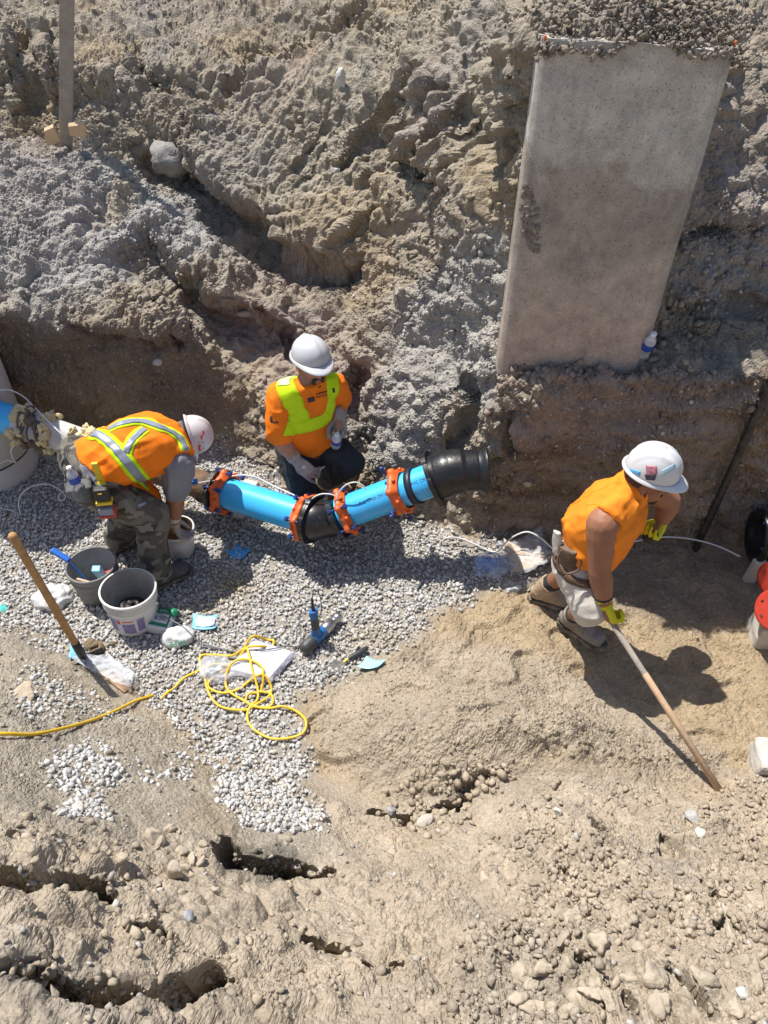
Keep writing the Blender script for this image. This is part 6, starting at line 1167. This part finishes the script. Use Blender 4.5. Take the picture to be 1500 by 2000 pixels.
# bottles
def bottle(name, base, ax, label, h=.205, r=.032, lab=True, squash=1.):
    T = thing(name, label, 'bottle', Vector(base)[:]); ax = Vector(ax).normalized(); pr = [(0, .004), (.002, r*.85), (.012, r), (h*.25, r*.97), (h*.30, r*.93), (h*.35, r), (h*.62, r), (h*.72, r*.9), (h*.85, r*.45), (h*.90, r*.40)]
    MB().lathe(base, ax, pr, 24).build('bottle_body', M_clear, T); MB().lathe(base, ax, [(h*.36, r*1.015), (h*.60, r*1.015)], 24).build('label', M_label, T); MB().lathe(base, ax, [(h*.89, r*.47), (h*.97, r*.47), (h*.972, .003)], 18).build('cap', M_cap, T)
b0, b1 = gh(1252, 704, .03), at(1276, 655, y=3.58); bottle('water_bottle', b0, b1-b0, 'water bottle with a blue label leaning by the lower right slab corner', .20, .032)
h_ = J2['wrL']+V(.02, -.55, -.80).normalized()*.10+V(-.012, -.055, .02); bottle('water_bottle', h_+V(-.012, .03, -.09), V(.10, -.42, .80), "clear water bottle in the crouching worker's left hand", .17, .031)
b0 = on_hip(152, 950, .05); bottle('water_bottle', b0+V(0, 0, -.03), V(-.10, .05, 1), "clear water bottle tucked in the bending worker's hip pouch", .165, .030)
# tools carried on the bending worker's belt
q = on_hip(198, 942, .055); T = thing('spirit_level', 'yellow torpedo level tucked in the black holster', 'spirit level', q[:]); R_ = Matrix.Rotation(-.05, 3, 'Y') @ Matrix.Rotation(.1, 3, 'Z'); c = q+V(0, 0, .05)
MB().box(c, (.034, .020, .17), R_, 1, .003).build('level_body', M_yell, T); MB().lathe(q+V(.006, -.018, .0), (0, -1, .1), [(0, .002), (0, .023), (.008, .023), (.008, .002)], 24).build('vial_housing', M_yell, T); MB().box(q+V(.006, -.028, 0), (.030, .004, .014), R_, 1, .002).build('vial', mat('vial_green', (.35, .62, .35), .2), T)
q = on_hip(199, 964, .075); T = thing('tape_measure', 'black and yellow tape measure clipped below the level', 'tape measure', q[:]); MB().box(q, (.082, .05, .085), Matrix.Rotation(.15, 3, 'Z'), 1, .014).build('case', M_black, T); MB().box(q+V(.0, .0, -.055), (.086, .054, .022), Matrix.Rotation(.15, 3, 'Z'), 1, .006).build('yellow_edge', M_yell, T); MB().box(q+V(0, -.027, .02), (.022, .003, .007)).build('badge', M_yell, T)
q = q+V(.0, -.005, -.115); T = thing('battery_pack', 'grey and red tool battery hanging below the tape measure', 'battery', q[:]); MB().box(q, (.085, .05, .05), Matrix.Rotation(.1, 3, 'Z'), 1, .008).build('casing', M_silver, T); MB().box(q+V(0, -.004, -.030), (.09, .054, .016), Matrix.Rotation(.1, 3, 'Z'), 1, .006).build('red_edge', M_red_paint, T); MB().box(q+V(.046, -.004, .0), (.008, .054, .055), Matrix.Rotation(.1, 3, 'Z'), 1, .003).build('red_edge', M_red_paint, T)
# right edge: pipe socket, red valve, blocks, bar
def socket():
    c = at(1478, 1046, .26); ax = V(1, -.10, .0).normalized(); T = thing('pipe_socket', 'black iron pipe socket with a wide flange by the trench wall', 'pipe fitting', (c.x, c.y, 0))
    MB().lathe(c, ax, [(.02, .10), (.0, .125), (-.012, .150), (-.010, .162), (.012, .166), (.024, .162), (.028, .135), (.06, .128), (.16, .118), (.17, .14), (.20, .145), (.21, .12), (.5, .105)], 44).build('socket_body', M_blk_iron, T); MB().lathe(c, ax, [(.02, .102), (.25, .095), (.26, .004)], 40).build('socket_bore', M_black, T)
    for k in range(6): a = k*math.pi/3+.3; x = V(0, 0, 1); y = ax.cross(x); q = c+(x*math.cos(a)+y*math.sin(a))*.147-ax*.02; MB().tube([q, q+ax*.07], .009, 8).build('bolt', M_bolt, T)
socket()
def valve():
    c = at(1508, 1140, .30); T = thing('red_valve', 'red cast valve with round flanges cut off by the photo edge', 'valve', (c.x, c.y, 0)); ax = V(-.75, -.35, .45).normalized()
    c2 = at(1524, 1192, .30); MB().lathe(c2, ax, [(.0, .06), (.02, .088), (.03, .112), (.055, .114), (.058, .105), (.050, .04), (.05, .004)], 40).build('flange', M_red_paint, T); MB().lathe(c2, ax, [(.052, .038), (.054, .038), (.054, .004)], 24).build('port', mat('port_dark', (.10, .02, .015), .6), T)
    for k in range(6): a = k*math.pi/3; x = ax.orthogonal().normalized(); y = ax.cross(x); MB().lathe(c2+(x*math.cos(a)+y*math.sin(a))*.085+ax*.054, ax, [(0, .010), (.002, .010), (.002, .002)], 10).build('bolt_hole', M_black, T)
    c3 = at(1524, 1130, .36); ax3 = V(-.8, -.5, .25).normalized(); MB().lathe(c3, ax3, [(-.02, .05), (0, .09), (.02, .108), (.045, .108), (.05, .09), (.05, .004)], 36).build('flange', M_red_paint, T)
    q = c3+ax3*.05+V(-.03, -.05, .0); MB().lathe(q, ax3, [(0, .014), (.02, .014), (.02, .003)], 6, smooth=False).build('bolt', M_bolt, T)
    B = Blob(); B.cap(c3+V(.05, 0, 0), c2+V(.06, 0, 0), .10, .10); B.cap(c3+V(-.01, -.05, .02), c2+V(-.01, -.03, .03), .045, .04); B.build('valve_body', M_red_paint, T, .007, 3)
valve()
def rough_block(px, py, size, rot, label, lift):
    c = gh(px, py, lift); bm = bmesh.new(); bmesh.ops.create_cube(bm, size=1); bmesh.ops.bevel(bm, geom=bm.edges[:], offset=.09, segments=2, affect='EDGES', profile=.5); bmesh.ops.subdivide_edges(bm, edges=bm.edges[:], cuts=4, use_grid_fill=True)
    v = np.array([x.co[:] for x in bm.verts], np.float32); bm.verts.index_update(); fs = [[x.index for x in f.verts] for f in bm.faces]; bm.free()
    v = v*np.array(size)*(1-.10*(v[:, 2:3]+.5)); q = v*9+px; v = v+.012*np.stack([fbm(q, 3), fbm(q+9, 3), fbm(q+19, 3)], 1); R_ = Matrix.Rotation(rot, 3, 'Z') @ Matrix.Rotation(.12, 3, 'X')
    tag(MB().add([c+R_ @ Vector(p) for p in v.tolist()], fs).build('concrete_block', M_conc_w), label, 'block')
rough_block(1508, 1245, (.26, .20, .26), -.15, 'pale angular concrete block below the red valve', .06)
rough_block(1508, 1498, (.24, .18, .22), -.12, 'pale broken concrete block in the sand past the pole end', .04)
a, b = gh(1470, 1150, -.02), at(1474, 1098, .16); mb = MB(); mb.box((a+b)/2+V(.01, .03, 0), (.07, .04, .24), Matrix.Rotation(.1, 3, 'X'), 1, .006); tag(mb.build('stake', M_conc_w), 'short pale stake under the black pipe socket', 'stake')
a, b = gh(1358, 1072, -.03), at(1506, 745, y=3.50); tag(MB().tube([a, lerp(a, b, .5)+V(.004, 0, 0), b+(b-a)*.12], [.021, .023, .023], 14).build('iron_bar', M_steel), 'long dark iron bar leaning against the trench wall', 'bar')
# stake and broken boards on the far heap
a = at(129, 286, y=5.88); b = at(131, -70, y=5.70); d = (b-a).normalized(); R_ = Matrix(((V(1, .1, 0)-d*V(1, .1, 0).dot(d)).normalized(), d.cross(V(1, .1, 0)).normalized(), d)).transposed(); mb = MB(); mb.box((a-d*.15+b)/2, (.088, .038, (b-a).length+.15), R_, 1, .003); tag(mb.build('wooden_stake', M_grey_wood), 'tall grey wooden stake standing on the heap at the upper left', 'stake')
for (cs, lb, m_) in (([(86, 250), (104, 242), (118, 270), (92, 280)], 'broken board chip left of the tall stake', M_kraft), ([(134, 240), (166, 236), (168, 262), (138, 258)], 'broken board chip right of the tall stake', M_kraft)):
    p = [at(x, y, y=5.80-.06*(k in (0, 1))) for k, (x, y) in enumerate(cs)]; mb = MB(); mb.add(p, [(0, 1, 2, 3)]); o = mb.build('broken_board', m_); q = o.modifiers.new('t', 'SOLIDIFY'); q.thickness = .03; tag(o, lb, 'board')
tag(MB().lathe(gh(35, 940, .0), (.2, -.3, 1), [(0, .002), (0, .035), (.03, .035), (.032, .002)], 20).build('bottle_lid', mat('blue_grey_lid', (.10, .12, .22), .5)), 'small dark blue lid on the shaded gravel by the manhole', 'lid')
p = gh(92, 900); mb = MB(); mb.add([p+V(-.07, .03, .005), p+V(.09, -.03, .005), p+V(-.05, .09, .13)], [(0, 1, 2)]); o = mb.build('board_offcut', M_conc); q = o.modifiers.new('t', 'SOLIDIFY'); q.thickness = .02; tag(o, 'small grey triangular offcut leaning below the insulated pipe', 'offcut')
lump_bag('foam_scrap', 460, 984, (.03, .025), M_foam, 'yellow foam scrap under the pipe joint', 'scrap', 21, .5, .015); lump_bag('foam_scrap', 358, 985, (.028, .022), M_foam, 'yellow foam scrap on gravel under the old iron pipe', 'scrap', 22, .5, .015)

# ---- single stones and clods that stand out
def rock(px, py, size, col, name, label, cat, seed, asp=(1, .8, .7), group=None, m=None, sink=.25, cuts=6, rough=.35):
    p, n_ = hit(px, py); v, f = rock_template(seed, 3, cuts, 0); v = v*(1+rough*(.25*fbm(v*1.3+seed, 2)-.35*np.abs(fbm(v*2.3+seed, 3))+.10*fbm(v*7+seed, 3)))[:, None]; R_ = Matrix.Rotation(seed*1.3, 3, 'Z'); v = v*np.array(asp)*size
    me_v = [p+n_*(size*asp[2]*(1-2*sink)*.6)+R_ @ Vector(q) for q in v.tolist()]; o = MB().add(me_v, f.tolist(), True).build(name, m or mat(name+'_col', col, .85, .14, 18, .6, 60, dirt=(.35, .30, .23), dirt_scale=6, dirt_amt=.3)); return tag(o, label, cat, group)
G1 = (.30, .31, .33); W_ = (.52, .50, .46); T1 = (.37, .315, .245)
for a in ((670, 163, .055, W_, 'white rounded stone jutting from the far bank, topmost of the pale ones', (1, .7, 1.5)), (310, 708, .04, W_, 'pale stone in the shaded wall above the bending worker', (1, .8, .7)), (1034, 943, .04, (.42, .36, .31), 'flat pale stone in the right wall beyond the black elbow', (1.2, .6, .6)),
          (370, 1796, .026, G1, 'smooth grey oval pebble alone on the near bank', (.75, .9, 1.2)), (765, 1588, .03, G1, 'grey stone at the left end of the hole under the sand heap', (.9, .8, 1)), (830, 1604, .035, (.44, .40, .34), 'flat tan stone lying in front of the hole under the sand heap', (1.3, .8, .6)),
          (1352, 1600, .036, (.36, .37, .37), 'smooth grey-green stone among the rubble near the pole end', (1.2, .9, .6)), (1370, 1630, .03, W_, 'small whitish stone right of the smooth grey-green stone', (1, .8, .8)), (1425, 1800, .06, (.42, .37, .30), 'large angular tan rock casting a dark shadow at the right', (1.3, .6, .6)), (1445, 1940, .022, W_, 'small white stone low at the right among clods', (1, .9, .8)),
          (1090, 1588, .028, W_, 'pale stone at the top edge of the rubble below the sand heap', (.8, .8, 1)), (300, 1640, .05, T1, 'blocky tan stone at the top of the left rubble patch', (.9, .7, .9)), (340, 1712, .05, T1, 'long tan stone in the middle of the left rubble patch', (.7, .8, 1.1)), (150, 1582, .03, W_, 'coarse white stone topping the small white pile', (1, .8, .8)),
          (582, 1690, .028, (.34, .31, .26), 'grey stone in the dark pit on the near bank', (.8, .8, 1.1)), (610, 1700, .024, (.40, .35, .28), 'tan stone right of the grey one in the dark pit', (1, .8, 1)), (480, 610, .05, (.36, .33, .29), 'flat grey stone where the two gullies meet on the far bank', (1.4, .7, .5)), (655, 335, .045, (.36, .34, .31), 'pale grey stone set in the scraped bank above the heap', (1, .8, .8)), (45, 1360, .07, (.40, .33, .24), 'half-buried pale boulder left of the yellow cord', (1.3, .8, .45))):
    rock(a[0], a[1], a[2], a[3], 'stone', a[4], 'stone', a[0]+a[1], a[5])
rock(338, 298, .15, (.26, .245, .225), 'earth_clod', 'big rough grey clod perched at the head of the upper gully', 'clod', 41, (1.2, .9, .85), m=mat('grey_clod', (.26, .245, .225), .95, .25, 14, .9, 40), cuts=1, rough=1.1)
M_cl = mat('tan_clod', (.37, .315, .24), .95, .2, 14, .9, 50); rr = random.Random(12)
for k in range(60):
    px, py = rr.uniform(1000, 1490), rr.uniform(1780, 1990)
    if k > 38: px, py = rr.uniform(880, 1490), rr.uniform(1580, 1780)
    rock(px, py, rr.uniform(.018, .045)*(1 if k < 39 else .7), None, 'earth_clod', 'dry tan earth clod in the rubble low at the right', 'clod', 500+k, (rr.uniform(.9, 1.3), rr.uniform(.7, 1), rr.uniform(.6, .95)), 'dry clods in the right-hand rubble', M_cl, .25, 6, 1.0)
for k in range(16):
    px, py = rr.uniform(290, 430), rr.uniform(1620, 1750); rock(px, py, rr.uniform(.012, .028), None, 'earth_clod', 'dry tan earth clod in the rubble patch left of the dark pit', 'clod', 700+k, (1.1, .8, .8), 'dry clods in the left-hand rubble', M_cl, .25, 6, .8)
